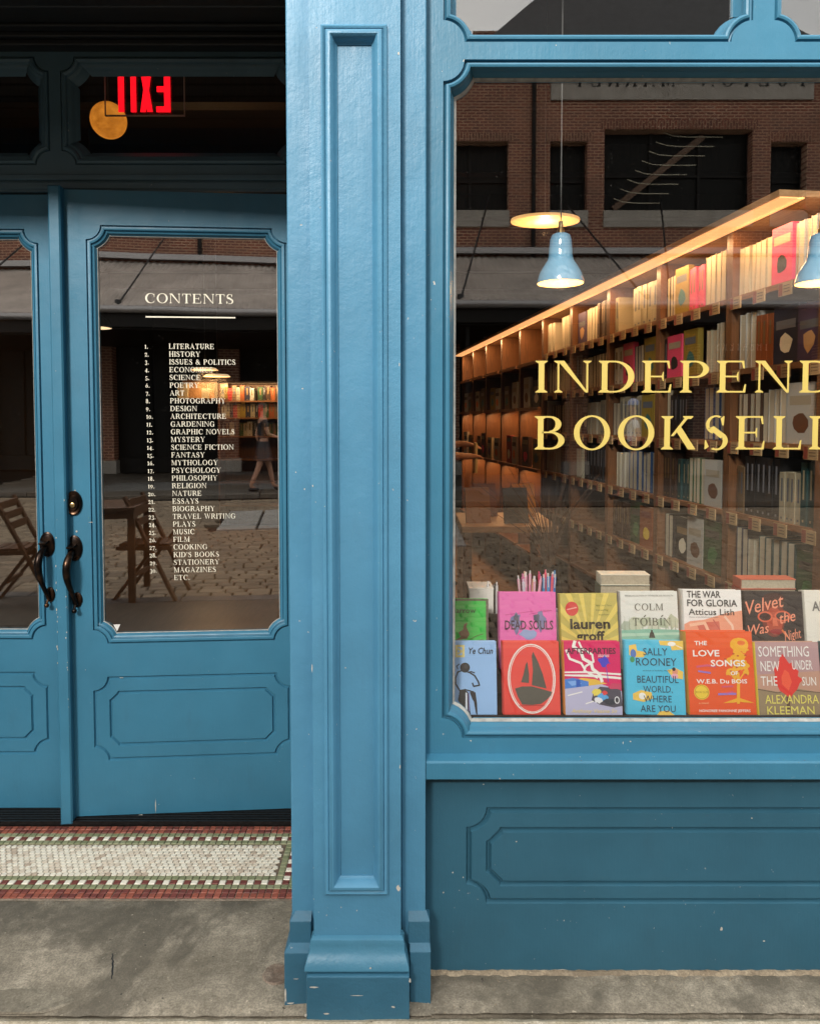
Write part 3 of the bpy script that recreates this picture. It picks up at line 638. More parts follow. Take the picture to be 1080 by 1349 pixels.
# recess: side walls and the boarded ceiling over the doors
mb = MB().box(XJ+.004, -.03, YJ+.102, 2.7, .0, ZT); part(mb, 'recess_wall', M['paint_shaded'])
SZ = AZ(50, YD)
for k in range(7):
    y = 1.842+k*.107; part(MB().cbox(-2.045, XJ+.003, y+.003, y+.104, SZ, SZ+.02, .004), 'soffit_board', M['soffit'])
part(MB().box(-2.045, XJ+.003, 1.842, 2.62, SZ+.021, SZ+.06), 'soffit_backing', M['soffit'])
part(MB().box(-2.045, XJ+.003, 1.747, 1.84, 2.50, ZT), 'recess_shade_header', M['paint'])  # unseen header, hung low to keep light off the door tops and transoms
mb = MB()
for z0, z1, yy in ((SZ-.012, SZ, 2.47), (SZ-.03, SZ-.012, 2.50), (SZ-.05, SZ-.03, 2.515)): mb.box(-2.045, XJ+.003, yy, 2.60, z0+.0005, z1-.0005)
part(mb, 'cornice_moulding', M['soffit'], bevel=.004)

# transom windows over the doors
YT = 2.560; YTG = 2.592
tz1, tz0 = AZ(74, YT), AZ(217, YT)
tm = A(72.5, 140, YT)[0]; half = .0205
tl_ = A(80, 140, YT)[0]
openR = (tl_, tz0, -.372, tz1); openL = (2*tm+.372+.0-.0, tz0, 2*tm-tl_, tz1); openL = (-1.985, tz0, A(65, 140, YT)[0], tz1)
RT = .047
pr = notched(*openR, RT); pl_ = notched(*openL, RT)
zb = AZ(252, YT)
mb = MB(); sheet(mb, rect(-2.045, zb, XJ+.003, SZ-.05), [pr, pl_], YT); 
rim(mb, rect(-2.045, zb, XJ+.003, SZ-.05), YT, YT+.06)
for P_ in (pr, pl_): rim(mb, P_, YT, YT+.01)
tf = part(mb, 'transom_frame', M['paint_shaded'])
tp = [(0, YT+.008), (.003, YT+.006), (.005, YT-.004), (.012, YT-.008), (.019, YT-.004), (.022, YT+.004), (.028, YT+.005), (.034, YT+.010), (.038, YT+.018), (.043, YT+.022), (.049, YTG-.003), (.052, YTG)]
for P_, op in ((pr, openR), (pl_, openL)):
    mb = MB(); sweep(mb, P_, tp); child(mb, 'transom_moulding', M['paint_shaded'], tf, smooth=True)
    mb = MB().box(op[0]+.02, op[2]-.02, YTG, YTG+.005, op[1]+.02, op[3]-.02); child(mb, 'transom_pane', M['glass'], tf)
mb = MB().box(-2.045, XJ+.003, YT-.014, YT-.001, AZ(238, YT), AZ(231, YT)); mb.box(-2.045, XJ+.003, YT-.007, YT-.001, AZ(249, YT), AZ(240, YT)); child(mb, 'drip_rail', M['paint_shaded'], tf, bevel=.003)
# door jamb strips beside the leaves
part(MB().box(-.372+.002, XJ+.003, YD+.004, YD+.05, .0, zb), 'door_post', M['paint_wood'])
part(MB().box(-2.045, -2*.812-.372-.004, YD+.004, YD+.05, .0, zb), 'door_post', M['paint_wood'])

# ------------------------------------------------------------------ the two door leaves
DZ0, DZ1 = .016, AZ(256, YD)
TH = math.asin((YD-2.512)/LEAF)
hinge = Vector((XH, YD)); dd = Vector((-math.cos(TH), -math.sin(TH)))
def DL(u, v):          # photo point -> local (distance from hinge, height) on the right leaf
    x, y, z = ray(u, v); n = Vector((dd.y, -dd.x)); t = hinge.dot(n)/Vector((x, y)).dot(n)
    p = Vector((x, y))*t; return (p-hinge).dot(dd), EYE+t*z
gm = dict(l=DL(122, 800)[0], top=DL(240, 298)[1], bot=DL(250, 846)[1], r=DL(379, 600)[0])
km = dict(l=DL(123.5, 950)[0], top=DL(250, 889)[1], bot=DL(250, 999)[1], r=DL(383.5, 950)[0])
kn = dict(l=DL(144.5, 950)[0], top=DL(250, 908)[1], bot=DL(250, 980)[1], r=DL(363, 950)[0])
print('door', gm, km, kn, DZ1)
TD = .044
def leaf(mirror):
    """leaf in local coordinates: hinge at x=0, the leaf runs to x=-LEAF, outer face y=0"""
    root = empty('shop_door')
    s = -1
    go = notched(-gm['l'], gm['bot'], -gm['r'], gm['top'], .048)
    ko = (-km['l'], km['bot'], -km['r'], km['top'], .048)
    mb = MB(); zm = (gm['bot']+km['top'])/2
    sheet(mb, rect(-LEAF, zm, 0, DZ1), [go], 0)
    grooved(mb, rect(-LEAF, DZ0, 0, zm), ko, 0, both=(-kn['l'], kn['bot'], -kn['r'], kn['top'], .030), gr=.0056, dp=.008)
    rim(mb, rect(-LEAF, DZ0, 0, DZ1), 0, TD); sheet(mb, rect(-LEAF, DZ0, 0, DZ1), [inset(go, .03)], TD)
    rim(mb, go, 0, .008); rim(mb, inset(go, .03), .02, TD)
    mb.build('door_panel', M['paint_wood'], root)
    mb = MB(); sweep(mb, go, [(0, .007), (.0032, .0075), (.0046, .002), (.006, -.002), (.011, -.003), (.016, -.001), (.0172, .006), (.0195, .0075), (.0215, .004), (.026, .006), (.0285, .011), (.031, .014), (.034, .017)])
    mb.build('glazing_moulding', M['paint_wood'], root, smooth=True)
    mb = MB(); sweep(mb, inset(go, .0325), [(0, .0135), (.002, .0145), (.0025, .0165)]); mb.build('putty_line', M['putty'], root)
    MB().box(-gm['l']+.012, -gm['r']-.012, .017, .022, gm['bot']+.012, gm['top']-.012).build('glass_pane', M['glass_door'], root)
    if mirror:
        for ch in root.children:
            for v in ch.data.vertices: v.co.x = -v.co.x
            ch.data.flip_normals()
    return root
dr = leaf(False); dr.location = (XH, YD, 0); dr.rotation_euler.z = TH
tag(dr, 'blue half-glazed door leaf with printed contents list and bronze deadlock, standing slightly ajar', 'door', 'blue entrance doors')
dl = leaf(True); dl.location = (XH-2*LEAF-.004, YD, 0)
tag(dl, 'blue half-glazed door leaf at the left edge, closed, with no list on its glass', 'door', 'blue entrance doors')
# astragal on the right leaf
az0, az1 = DL(86, 1081)[1], DL(68, 247)[1]
ax = DL(86, 1000)[0]
MB().cbox(-LEAF-.019, -LEAF+.021, -.034, .002, az0, az1, .005).build('meeting_strip', M['paint_strip'] if 'paint_strip' in M else M['paint_wood'], dr)
# contents lettering on the right pane
ink = plain('cream_vinyl', (.80, .76, .62), .5, var=.05)
yy = .017-.0006
mb = MB(); a, zt = DL(189, 385); b_, zb_ = DL(307, 399); serif(mb, 'CONTENTS', -a, zb_, zt-zb_, yy, .12, fit=a-b_)
a, zt = DL(190, 415.5); b_, _ = DL(309, 417.5); mb.poly(rect(-a, zt-.004, -b_, zt+.0005), yy); 
mb.build('glass_heading', ink, dr)
items = ['LITERATURE', 'HISTORY', 'ISSUES & POLITICS', 'ECONOMICS', 'SCIENCE', 'POETRY', 'ART', 'PHOTOGRAPHY', 'DESIGN', 'ARCHITECTURE', 'GARDENING', 'GRAPHIC NOVELS', 'MYSTERY', 'SCIENCE FICTION', 'FANTASY', 'MYTHOLOGY', 'PSYCHOLOGY', 'PHILOSOPHY', 'RELIGION', 'NATURE', 'ESSAYS', 'BIOGRAPHY', 'TRAVEL WRITING', 'PLAYS', 'MUSIC', 'FILM', 'COOKING', "KID'S BOOKS", 'STATIONERY', 'MAGAZINES', 'ETC.']
a0, zA = DL(221, 458.6); aN, zB = DL(228, 765.5); n0, _ = DL(188.5, 458); ns, _ = DL(196, 765)
h = (DL(221, 451.8)[1]-zA); mb = MB()
w0 = (DL(221, 458)[0]-DL(309, 480)[0]); m2 = MB(); k = w0/serif(m2, 'ISSUES & POLITICS', 0, 0, h, 0, .16)
for i, tx in enumerate(items):
    q = i/30; zz = zA+(zB-zA)*q; m2 = MB(); serif(m2, tx, 0, 0, h, yy, .16, bold=.012)
    mb.add([(-(a0+(aN-a0)*q)+v[0]*k, v[1], zz+v[2]) for v in m2.v], m2.f)
    if i < 30:
        m2 = MB(); serif(m2, f'{i+1}.', 0, 0, h*.86, yy, .08, bold=.015); mb.add([(-(n0+(ns-n0)*q)+v[0]*k*1.05, v[1], zz+v[2]) for v in m2.v], m2.f)
mb.build('contents_list', ink, dr)
mb = MB(); a, zz = DL(152, 829); mb.poly([(-a-.012, zz+.012), (-a+.012, zz+.012), (-a, zz-.012)], yy); mb.build('glass_etch_mark', M['white'], dr)
# pull handles and deadlock
def handle(root, x, ztop, zbot, dirx=1, seg=1):
    h = zbot-ztop
    mb = MB(); 
    for (zc, rx, rz, th) in ((ztop, .0265, .044, .007), (zbot, .017, .026, .006)):
        xx = x+(.004 if zc == ztop else .010)*dirx
        mb.lathe([(1, 0), (1, -th*.6), (.86, -th), (.80, -th*.8), (.6, -th*1.15), (.001, -th*1.2)], (0, 0, 0), 28, axis='y')
        n = 28*6
        mb.v[-n:] = [(xx+v[0]*rx, v[1], zc+v[2]*rz) for v in mb.v[-n:]]
    pts = []; rad = []
    N = 18
    for i in range(N+1):
        t = i/N; z = ztop-.012+(zbot-.016-(ztop-.012))*t
        y = -.010-.040*math.sin(math.pi*min(1, t*1.02)**.62) ; xx = x-.010*dirx*math.sin(math.pi*t**.8)+.010*dirx*t
        pts.append((xx, y, z)); rad.append(.0075+.0055*math.sin(math.pi*min(1, t*1.25+.08)**.8) if t < .75 else .0078-.004*(t-.75))
    mb.tube(pts, [max(.006, r) for r in rad], 12)
    mb.ball((x+.010*dirx-.003, -.022, zbot-.034), .0085, 12)
    mb.tube([(x+.010*dirx-.003, -.010, zbot-.012), (x+.010*dirx-.003, -.020, zbot-.024), (x+.010*dirx-.003, -.022, zbot-.034)], .0045, 8)
    o = mb.build('pull_handle', M['bronze'], root, smooth=True)
    mb = MB(); mb.add([(x-.016, -.012, ztop+.014), (x+.016, -.012, ztop+.016), (x+.014, -.034, ztop+.010), (x-.012, -.036, ztop+.008), (x-.014, -.010, ztop+.006), (x+.014, -.010, ztop+.006), (x+.012, -.032, ztop+.004), (x-.010, -.034, ztop+.002)], [(0, 3, 2, 1), (4, 5, 6, 7), (0, 1, 5, 4), (1, 2, 6, 5), (2, 3, 7, 6), (3, 0, 4, 7)])
    mb.build('thumb_latch', M['bronze'], o, bevel=.0015)
lx, lz = DL(98, 722); lx2, lz2 = DL(99.5, 790)
handle(dr, -lx-.003, lz, lz2, 1)
x_, zt_ = A(62, 717, YD); _, zb__ = A(62, 783, YD)
handle(dl, x_-dl.location.x-.002, zt_, zb__, 1)
kx, kz = DL(97.5, 662.5)
mb = MB(); mb.lathe([(1, 0), (1, -.006), (.9, -.010), (.78, -.008), (.62, -.008), (.6, -.014), (.001, -.014)], (0, 0, 0), 32, axis='y')
mb.v = [(-kx+v[0]*.028, v[1], kz+v[2]*.042) for v in mb.v]; lk = mb.build('deadlock', M['bronze'], dr, smooth=True)
mb = MB(); mb.lathe([(.0085, -.013), (.0085, -.017), (.0068, -.018), (.0001, -.0175)], (-kx, 0, kz-.006), 16, axis='y'); mb.build('keyway', M['brass'], lk, smooth=True)
MB().box(-kx-.0009, -kx+.0009, -.0183, -.0172, kz-.010, kz-.002).build('key_slot', M['black'], lk)

# bare spots, scratches and filler where the paint has come off
def patch(u, v, du, dv, y, seed, n=9, door=None):
    q = random.Random(seed); cx_, cz_ = DL(u, v) if door else A(u, v, y); 
    if door: cx_ = -cx_
    rx, rz = du*y/FOC/2, dv*y/FOC/2
    mb = MB(); mb.poly([(cx_+rx*math.cos(2*math.pi*i/n)*q.uniform(.55, 1.15), cz_+rz*math.sin(2*math.pi*i/n)*q.uniform(.55, 1.15)) for i in range(n)], y-.0006 if not door else -.0007)
    return mb
M['bare'] = plain('bare_filler', (.55, .53, .47), .8, var=.3, scale=120)
PS = 1.669
for i, (u, v, du, dv, y) in enumerate(((500, 1117, 5, 4, YP+.011-.0108), (501, 1172, 9, 4, YP), (524.5, 1170, 6, 9, YP), (540, 1292, 3, 8, PS), (518, 1327, 6, 3, PS), (488, 1276, 3, 3, PS), (413, 1301, 15, 2.5, PS), (398, 1207, 2.5, 5, YJ), (403, 1338, 4, 6, PS), (430, 1336, 10, 3, PS), (470, 1312, 22, 1.2, PS), (376, 1312, 3, 24, YJ-.036), (390, 1290, 9, 1.2, YJ-.036), (383, 1322, 12, 3, YJ-.036), (525, 70, 3, 5, YP), (412, 640, 1.6, 4, YP), (526, 480, 1.5, 5, YP), (411, 880, 1.6, 12, YP), (527, 1010, 2, 6, YP), (470, 1200, 2, 2, YP), (455, 880, 2, 2, YP+.0155),
        (740, 1279, 18, 4, YS), (766, 1281, 9, 5, YS), (822, 1195, 2, 2, YS), (950, 1224, 4, 6, YS), (1006, 1240, 4, 2, YS), (584, 1176, 2, 3, YS), (680, 1109, 2, 2, YS), (990, 1078, 3, 2, YS), (830, 955+22, 3, 2, YF), (620, 976, 2.4, 2, YF))):
    o = patch(u, v, du, dv, y, i); part(o, 'bare_patch', M['bare'])
for i, (u, v, du, dv) in enumerate(((205, 1062, 1.4, 18), (99, 646, 2, 2), (107, 663, 2, 3), (160, 893, 6, 1.4), (101, 700, 2.5, 3), (186, 1074, 7, 2), (120, 688, 8, 1))):
    patch(u, v, du, dv, 2.55, 50+i, door=True).build('bare_patch', M['bare'], dr)
q = random.Random(9); mb = MB()
for k in range(26):
    z = .72+q.gauss(0, .16); xx = -LEAF-.0155+q.choice((0, .0, .030))+q.uniform(-.002, .003); r = q.uniform(.0008, .0024)
    mb.poly([(xx+r*math.cos(i)*q.uniform(.5, 1.1), z+r*q.uniform(.8, 2.6)*math.sin(i)) for i in range(6)], -.0348)
tag(mb.build('flaked_paint', M['bare'], dr), kind='stuff')
# crumbling mortar where the low wall meets the step, and grit
M['mortar'] = concrete('sandy_mortar', (.26, .20, .13), (.46, .38, .26), 14, .5)
def fillet(x0, x1, y0, y1, seed, nm='mortar_fillet'):
    q = random.Random(seed); n = int((x1-x0)/.012); vs = []
    for i in range(n+1):
        x = x0+(x1-x0)*i/n; a = q.uniform(.6, 1); vs += [(x, y1, -.01), (x, y1, .005+.003*q.random()), (x, y1-(y1-y0)*a*.45, .004+.004*q.random()), (x, y1-(y1-y0)*a, -.001)]
    mb = MB(); mb.add(vs, [(4*i+k, 4*i+k+1, 4*i+k+5, 4*i+k+4) for i in range(n) for k in range(3)]); return part(mb, nm, M['mortar'])
fillet(XR+.014, 1.7, 1.790, YS+.001, 1)
q = random.Random(12); mb = MB()
for k in range(420):
    if q.random() < .6: x, y = q.uniform(.06, 1.6), 1.79-abs(q.gauss(0, .02))
    elif q.random() < .5: x, y = q.uniform(-1.3, -.31), 2.085-abs(q.gauss(0, .02))
    else: x, y = q.uniform(-1.3, 1.2), 1.665+abs(q.gauss(0, .04))
    if 1.668 < y < 1.74 and -.32 < x < .06: continue
    r = q.uniform(.0006, .0024); mb.add([(x+r*math.cos(a), y+r*math.sin(a), 0) for a in (0, 1.6, 3.1, 4.7)]+[(x, y, r*.9)], [(0, 1, 4), (1, 2, 4), (2, 3, 4), (3, 0, 4)])
tag(mb.build('grit', M['mortar'], es), 'sand and paint crumbs on the step', kind='stuff')
mb = MB(); pts = [(148+q.uniform(-1.2, 1.2), 1257+k*3.4) for k in range(11)]
def gp_(u, v):
    x, y, z = ray(u, v); t = -EYE/z; return x*t, y*t
L_ = [gp_(*p) for p in pts]; vs = []
for k, (x, y) in enumerate(L_):
    w = .0015*math.sin(math.pi*(k+.4)/11)+.0006; vs += [(x-w, y, .0009), (x+w, y, .0009)]
mb.add(vs, [(2*k, 2*k+1, 2*k+3, 2*k+2) for k in range(10)]); mb.build('surface_crack', M['black'], es)
# ------------------------------------------------------------------ the shop interior
ro = tag(empty('shop_room'), kind='structure')
M['wall_in'] = plain('dark_plaster', (.035, .028, .022), .8); M['wood'] = wood('walnut_case', (.085, .036, .015), (.16, .072, .03), .4, (14, 14, 1.2)); M['floor_in'] = wood('floorboards', (.10, .055, .03), (.17, .10, .055), .35, (14, 1, 14))
MB().box(-4.5, 6, 1.98, 13, -.1, -.005).build('floor', M['floor_in'], ro)
MB().box(-4.5, 6, 1.86, 13, 3.6, 3.7).build('ceiling', M['wall_in'], ro)
MB().box(-4.5, 6, 13, 13.1, -.1, 3.7).build('back_wall', M['wall_in'], ro)
MB().box(-4.6, -4.5, 1.9, 13.1, -.1, 3.7).build('side_wall', M['wall_in'], ro)
MB().box(6, 6.1, 1.9, 13.1, -.1, 3.7).build('side_wall', M['wall_in'], ro)
MB().box(-.28, .10, 1.93, 2.64, 0, 3.6).build('inner_return', M['wood_dark'], ro)
MB().box(1.66, 6, 1.95, 2.05, 0, 3.6).build('inner_return', M['wood_dark'], ro)
MB().box(-4.5, -2.05, 2.64, 2.70, 0, 3.6).build('inner_return', M['wood_dark'], ro)
MB().box(-2.046, -.281, 2.64, 2.66, 2.86, 3.6).build('inner_header', M['wood_dark'], ro)
for i in range(7):
    MB().box(-4.5, 6, 3.4+i*1.3, 3.52+i*1.3, 3.38, 3.6).build('ceiling_beam', M['wood_dark'], ro)

# ------------------------------------------------------------------ book kinds (shared meshes, one unit cube each)
BC = {'cream': (205, 195, 165), 'ivory': (222, 214, 190), 'white': (225, 222, 212), 'grey': (120, 118, 112), 'black': (28, 27, 30), 'red': (165, 40, 38), 'pink': (220, 70, 110), 'navy': (30, 40, 80), 'blue': (50, 95, 150), 'green': (60, 110, 60), 'teal': (40, 95, 95), 'orange': (215, 110, 45), 'yellow': (215, 180, 60), 'brown': (95, 60, 38), 'tan': (170, 135, 95), 'purple': (95, 70, 125)}
pagem = plain('page_block', (.48, .42, .31), .85, var=.2, scale=200)
_bm = {}
def unit_book(c, mode):
    """unit book: x thickness 0..1, y depth -1..0 with the shown edge at y=0, z height 0..1.  mode: spine, pages or cover"""
    k = (c, mode)
    if k in _bm: return _bm[k]
    cm_ = P(*[int(q_*(.90 if c in ('pink', 'red') else (.74 if c in ('cream', 'ivory', 'white') else .62))) for q_ in BC[c]]); ac = P(*random.choice([(150,140,120), (60,56,50), (110,90,60), (120,60,50), (80,86,96)]) if c not in ('black', 'navy', 'teal', 'brown') else random.choice([(150,138,110), (120,96,60), (110,112,118)]))
    mb = MB()
    if mode == 'cover':      # x is the width, y the thickness: front board faces +y
        mb.box(0, 1, -.12, 0, 0, 1); mb.box(0, 1, -1, -.88, 0, 1); mb.box(-.0, .04, -.88, -.12, 0, 1)
        q = random.Random(c+mode)
        a, b_ = q.uniform(.1, .3), q.uniform(.55, .8)
        mb.add([(a*.6, .02, b_), (.9, .02, b_), (.9, .02, b_+.15), (a*.6, .02, b_+.15)], [(0, 1, 2, 3)], 1)
        mb.add([(.5+.34*math.cos(t*.7)*q.uniform(.6, 1), .02, .34+.22*math.sin(t*.7)*q.uniform(.6, 1)) for t in range(9)], [tuple(range(9))], 2)
        pg = MB().box(.04, .985, -.88, -.12, .01, .985)
    else:
        e = 0 if mode == 'spine' else -.985
        mb.box(0, .07, -1, 0, 0, 1); mb.box(.93, 1, -1, 0, 0, 1)
        if mode == 'spine':
            mb.box(.07, .93, -.02, 0, 0, 1)
            mb.add([(.32, .006, .42), (.62, .006, .42), (.62, .006, .88), (.32, .006, .88)], [(0, 1, 2, 3)], 1); mb.add([(.35, .006, .06), (.65, .006, .06), (.65, .006, .10), (.35, .006, .10)], [(0, 1, 2, 3)], 1)
            pg = MB().box(.07, .93, -.98, -.02, .01, .985)
        else:
            mb.box(.07, .93, -1, -.98, 0, 1); pg = MB().box(.07, .93, -.98, -.015, .01, .985)
    a = mb.build('book', [cm_, ac, P(*random.choice(list(BC.values())))]); b = pg.build('pages', pagem)
    _bm[k] = (a.data, b.data); col.objects.unlink(a); col.objects.unlink(b); bpy.data.objects.remove(a); bpy.data.objects.remove(b)
    return _bm[k]
ordn = ['first', 'second', 'third', 'fourth', 'fifth', 'sixth', 'seventh', 'eighth', 'ninth', 'tenth', 'eleventh', 'twelfth', 'thirteenth', 'fourteenth', 'fifteenth', 'sixteenth', 'seventeenth', 'eighteenth', 'nineteenth', 'twentieth', 'twenty-first', 'twenty-second', 'twenty-third', 'twenty-fourth', 'twenty-fifth', 'twenty-sixth', 'twenty-seventh', 'twenty-eighth', 'twenty-ninth', 'thirtieth', 'thirty-first', 'thirty-second', 'thirty-third', 'thirty-fourth']
def book(frame, lx, ly, z, th, dp, h, c, mode, label, group, lean=0):
    """frame = (origin, angle): place a book in a bookcase's local coordinates"""
    o, a = frame; me, pm = unit_book(c, mode)
    b = bpy.data.objects.new('book', me); col.objects.link(b)
    ca, sa = math.cos(a), math.sin(a); b.location = (o[0]+lx*ca-ly*sa, o[1]+lx*sa+ly*ca, z)
    b.rotation_euler = (0, lean, a); b.scale = (th, dp, h)
    pg = bpy.data.objects.new('pages', pm); col.objects.link(pg); pg.parent = b
    tag(b, label, 'book', group); return b

# long wall of bookcases running into the shop, bay by bay
SD = Vector((-.119, .993)); SD.normalize(); ANG = math.atan2(SD.y, SD.x)
def wallpt(Y): return Vector((1.35-.12*(Y-2.73), Y))
BAY = .645; shelves = [.15, .44, .73, 1.02, 1.31, 1.60, 1.895]; CAN = 2.165
led = emit('warm_strip_light', (1, .5, .2), .9); M['underglow'] = emit('honey_underglow', (1, .50, .19), .62)
shelf_mb_cache = {}
rows_name = {6: 'top row', 5: 'row two', 4: 'row three', 3: 'row four', 2: 'row five', 1: 'row six'}
bay_name = ['nearest bay', 'second bay', 'third bay', 'fourth bay', 'fifth bay', 'sixth bay', 'seventh bookcase bay', 'eighth bookcase bay', 'ninth bookcase bay', 'tenth bookcase bay']
S0 = 2.42; NB = 10; nbooks = 0
COLW = ['cream']*7+['ivory']*6+['white']*3+['grey', 'black', 'black', 'red', 'navy', 'blue', 'green', 'teal', 'orange', 'tan', 'brown', 'purple', 'yellow']
def lipcards(root_shelf, n, z):
    for k in range(n):
        lx = .03+BAY*(k+.25)/n; w = .075
        c = MB().box(lx, lx+w, .001, .006, z-.052, z-.004); c.add([(lx+w*.66, .0068, z-.05), (lx+w*.97, .0068, z-.05), (lx+w*.97, .0068, z-.006), (lx+w*.66, .0068, z-.006)], [(0, 1, 2, 3)], 1)
        for q in range(3): c.add([(lx+w*.12, .0068, z-.018-q*.011), (lx+w*.58, .0068, z-.018-q*.011), (lx+w*.58, .0068, z-.015-q*.011), (lx+w*.12, .0068, z-.015-q*.011)], [(0, 1, 2, 3)], 2)
        c.build('shelf_card', [P(158, 134, 98), P(124, 58, 44), P(84, 64, 48)], root_shelf)
for bi in range(NB):
    Y0 = S0+bi*BAY*SD.y; o = wallpt(Y0); lit = bi >= 5
    bc = empty('bookcase', (o.x, o.y, 0), ANG)
    tag(bc, ('honey lit bookcase with open niche, '+['first', 'second', 'third', 'fourth', 'last'][bi-5]+' lit bay from the dark ones') if lit else 'tall walnut bookcase with shelf cards, '+bay_name[bi], 'bookcase', 'bookcases along the right wall')
    wd = M['wood']
    MB().box(0, .022, -.30, .0, 0, CAN if bi else 1.88).build('side_panel', wd, bc); MB().box(BAY-.022, BAY-.001, -.30, .0, 0, CAN).build('side_panel', wd, bc)
    MB().box(.022, BAY-.022, -.30, -.28, 0, CAN).build('back_panel', wd, bc)
    if bi == 0:
        MB().box(.02, .085, -.005, .004, 0, 1.87).build('face_stile', wd, bc)
    ca = MB().box(.0 if bi else .17, BAY, -.30, .10, CAN, CAN+.022).build('canopy', M['wood_lit'], bc)
    MB().box(.0 if bi else .172, BAY, .004, .095, CAN-.006, CAN-.001).build('canopy_underglow', M['underglow'], ca)  # lamplight on the canopy's wooden underside, put in as a glowing strip
    l = bpy.data.lights.new('shelf_light', 'AREA'); l.shape = 'RECTANGLE'; l.size = .5; l.size_y = .06; l.energy = 2.1 if bi < 5 else 2.2; l.color = (1, .56, .25)
    lo = bpy.data.objects.new('shelf_light', l); col.objects.link(lo); lo.parent = ca; lo.location = (BAY/2+.03, .05, CAN-.015); lo.rotation_euler = (R(-22), 0, 0)
    if not lit:
        for si, z in enumerate(shelves):
            sh = MB().box(.023, BAY-.023, -.279, .0, z-.022, z).build('shelf', M['wood_h'], bc)
            if si >= 2 and bi < 5: lipcards(sh, 4 if bi < 4 else 3, z)
    else:
        for z in (.35, 1.02, 1.50, 1.86):
            sh = MB().box(.023, BAY-.023, -.279, .03, z-.025, z).build('shelf', M['wood_h'], bc)
            if z in (1.50, 1.02):
                l = bpy.data.lights.new('niche_light', 'AREA'); l.shape = 'RECTANGLE'; l.size = .5; l.size_y = .04; l.energy = 2.0; l.color = (1, .5, .2)
                lo = bpy.data.objects.new('niche_light', l); col.objects.link(lo); lo.parent = sh; lo.location = (BAY/2, -.06, z-.03); lo.rotation_euler = (R(-20), 0, 0)
frames = {bi: (wallpt(S0+bi*BAY*SD.y), ANG) for bi in range(NB)}
rnd = random.Random(11)
for bi in range(5):
    fr = frames[bi]
    for si in range(6, 1, -1):
        if si == 2 and bi > 2: continue
        z = shelves[si]; lx = .04+rnd.uniform(0, .03)+(.05 if bi == 0 else 0); hmax = .235 if si < 6 else .225
        k = 0
        gap = rnd.random() < .25; shown = 0
        while lx < BAY-.06:
            # a face-out cover with its copies behind, or a run of spines
            if bi < 4 and rnd.random() < .42 and lx < BAY-.2:
                w = rnd.uniform(.12, .15); h = rnd.uniform(.2, hmax-.005); c = rnd.choice(['pink', 'green', 'black', 'red', 'yellow', 'orange', 'navy', 'blue', 'teal', 'white', 'purple'])
                nm = f'{c} book, cover out, {ordn[k]} from the street in {rows_name[si]} of {bay_name[bi]}'
                book(fr, lx, -.012-rnd.uniform(0, .02), z, w, .028, h, c, 'cover', nm, 'books in the long bookcases'); lx += w+.006; k += 1; nbooks += 1; continue
            run = rnd.randint(2, 6) if bi < 3 else rnd.randint(3, 5); c = rnd.choice(COLW); c = rnd.choice(['pink', 'pink', 'red', 'cream']) if si == 6 and bi < 2 and rnd.random() < .5 else c; mode = 'pages' if rnd.random() < .62 else 'spine'
            th = rnd.uniform(.028, .044) if bi < 2 else rnd.uniform(.04, .06); h = rnd.uniform(.185, hmax); dp = rnd.uniform(.14, .16)
            for q in range(run):
                if lx+th > BAY-.03: break
                nm = f'{c} book, {"page edges out" if mode == "pages" else "spine out"}, {ordn[k]} from the street in {rows_name[si]} of {bay_name[bi]}'
                book(fr, lx, -.015-rnd.uniform(0, .012), z, th*.95, dp, h-rnd.uniform(0, .003), c, mode, nm, 'books in the long bookcases'); lx += th; k += 1; nbooks += 1
            if rnd.random() < .3: lx += rnd.uniform(.03, .14 if si != 6 else .22)
for bi in range(5, NB):
    fr = frames[bi]
    for si, z in ((2, 1.50), (1, 1.02)):
        lx = .05+rnd.uniform(0, .05); k = 0
        while lx < BAY-.2:
            w = rnd.uniform(.15, .2); c = rnd.choice(['cream', 'black', 'tan', 'ivory', 'yellow', 'brown', 'white', 'red'])
            nm = f'{c} book, cover out, {ordn[k]} on the {["lowest", "niche", "upper", "topmost"][si]} shelf of {ordn[bi-5]} lit bay'
            book(fr, lx, .0, z, w, .03, rnd.uniform(.2, .25), c, 'cover', nm, 'books in the lit bays'); lx += w+rnd.uniform(.02, .12); k += 1; nbooks += 1
print('books', nbooks)
MB().box(1.55, 1.9, 2.15, 2.40, 0, 2.0).build('corner_panel', M['wood'], tag(empty('panelled_end'), 'walnut end panel closing the bookcases at the window edge', 'wall panel'))

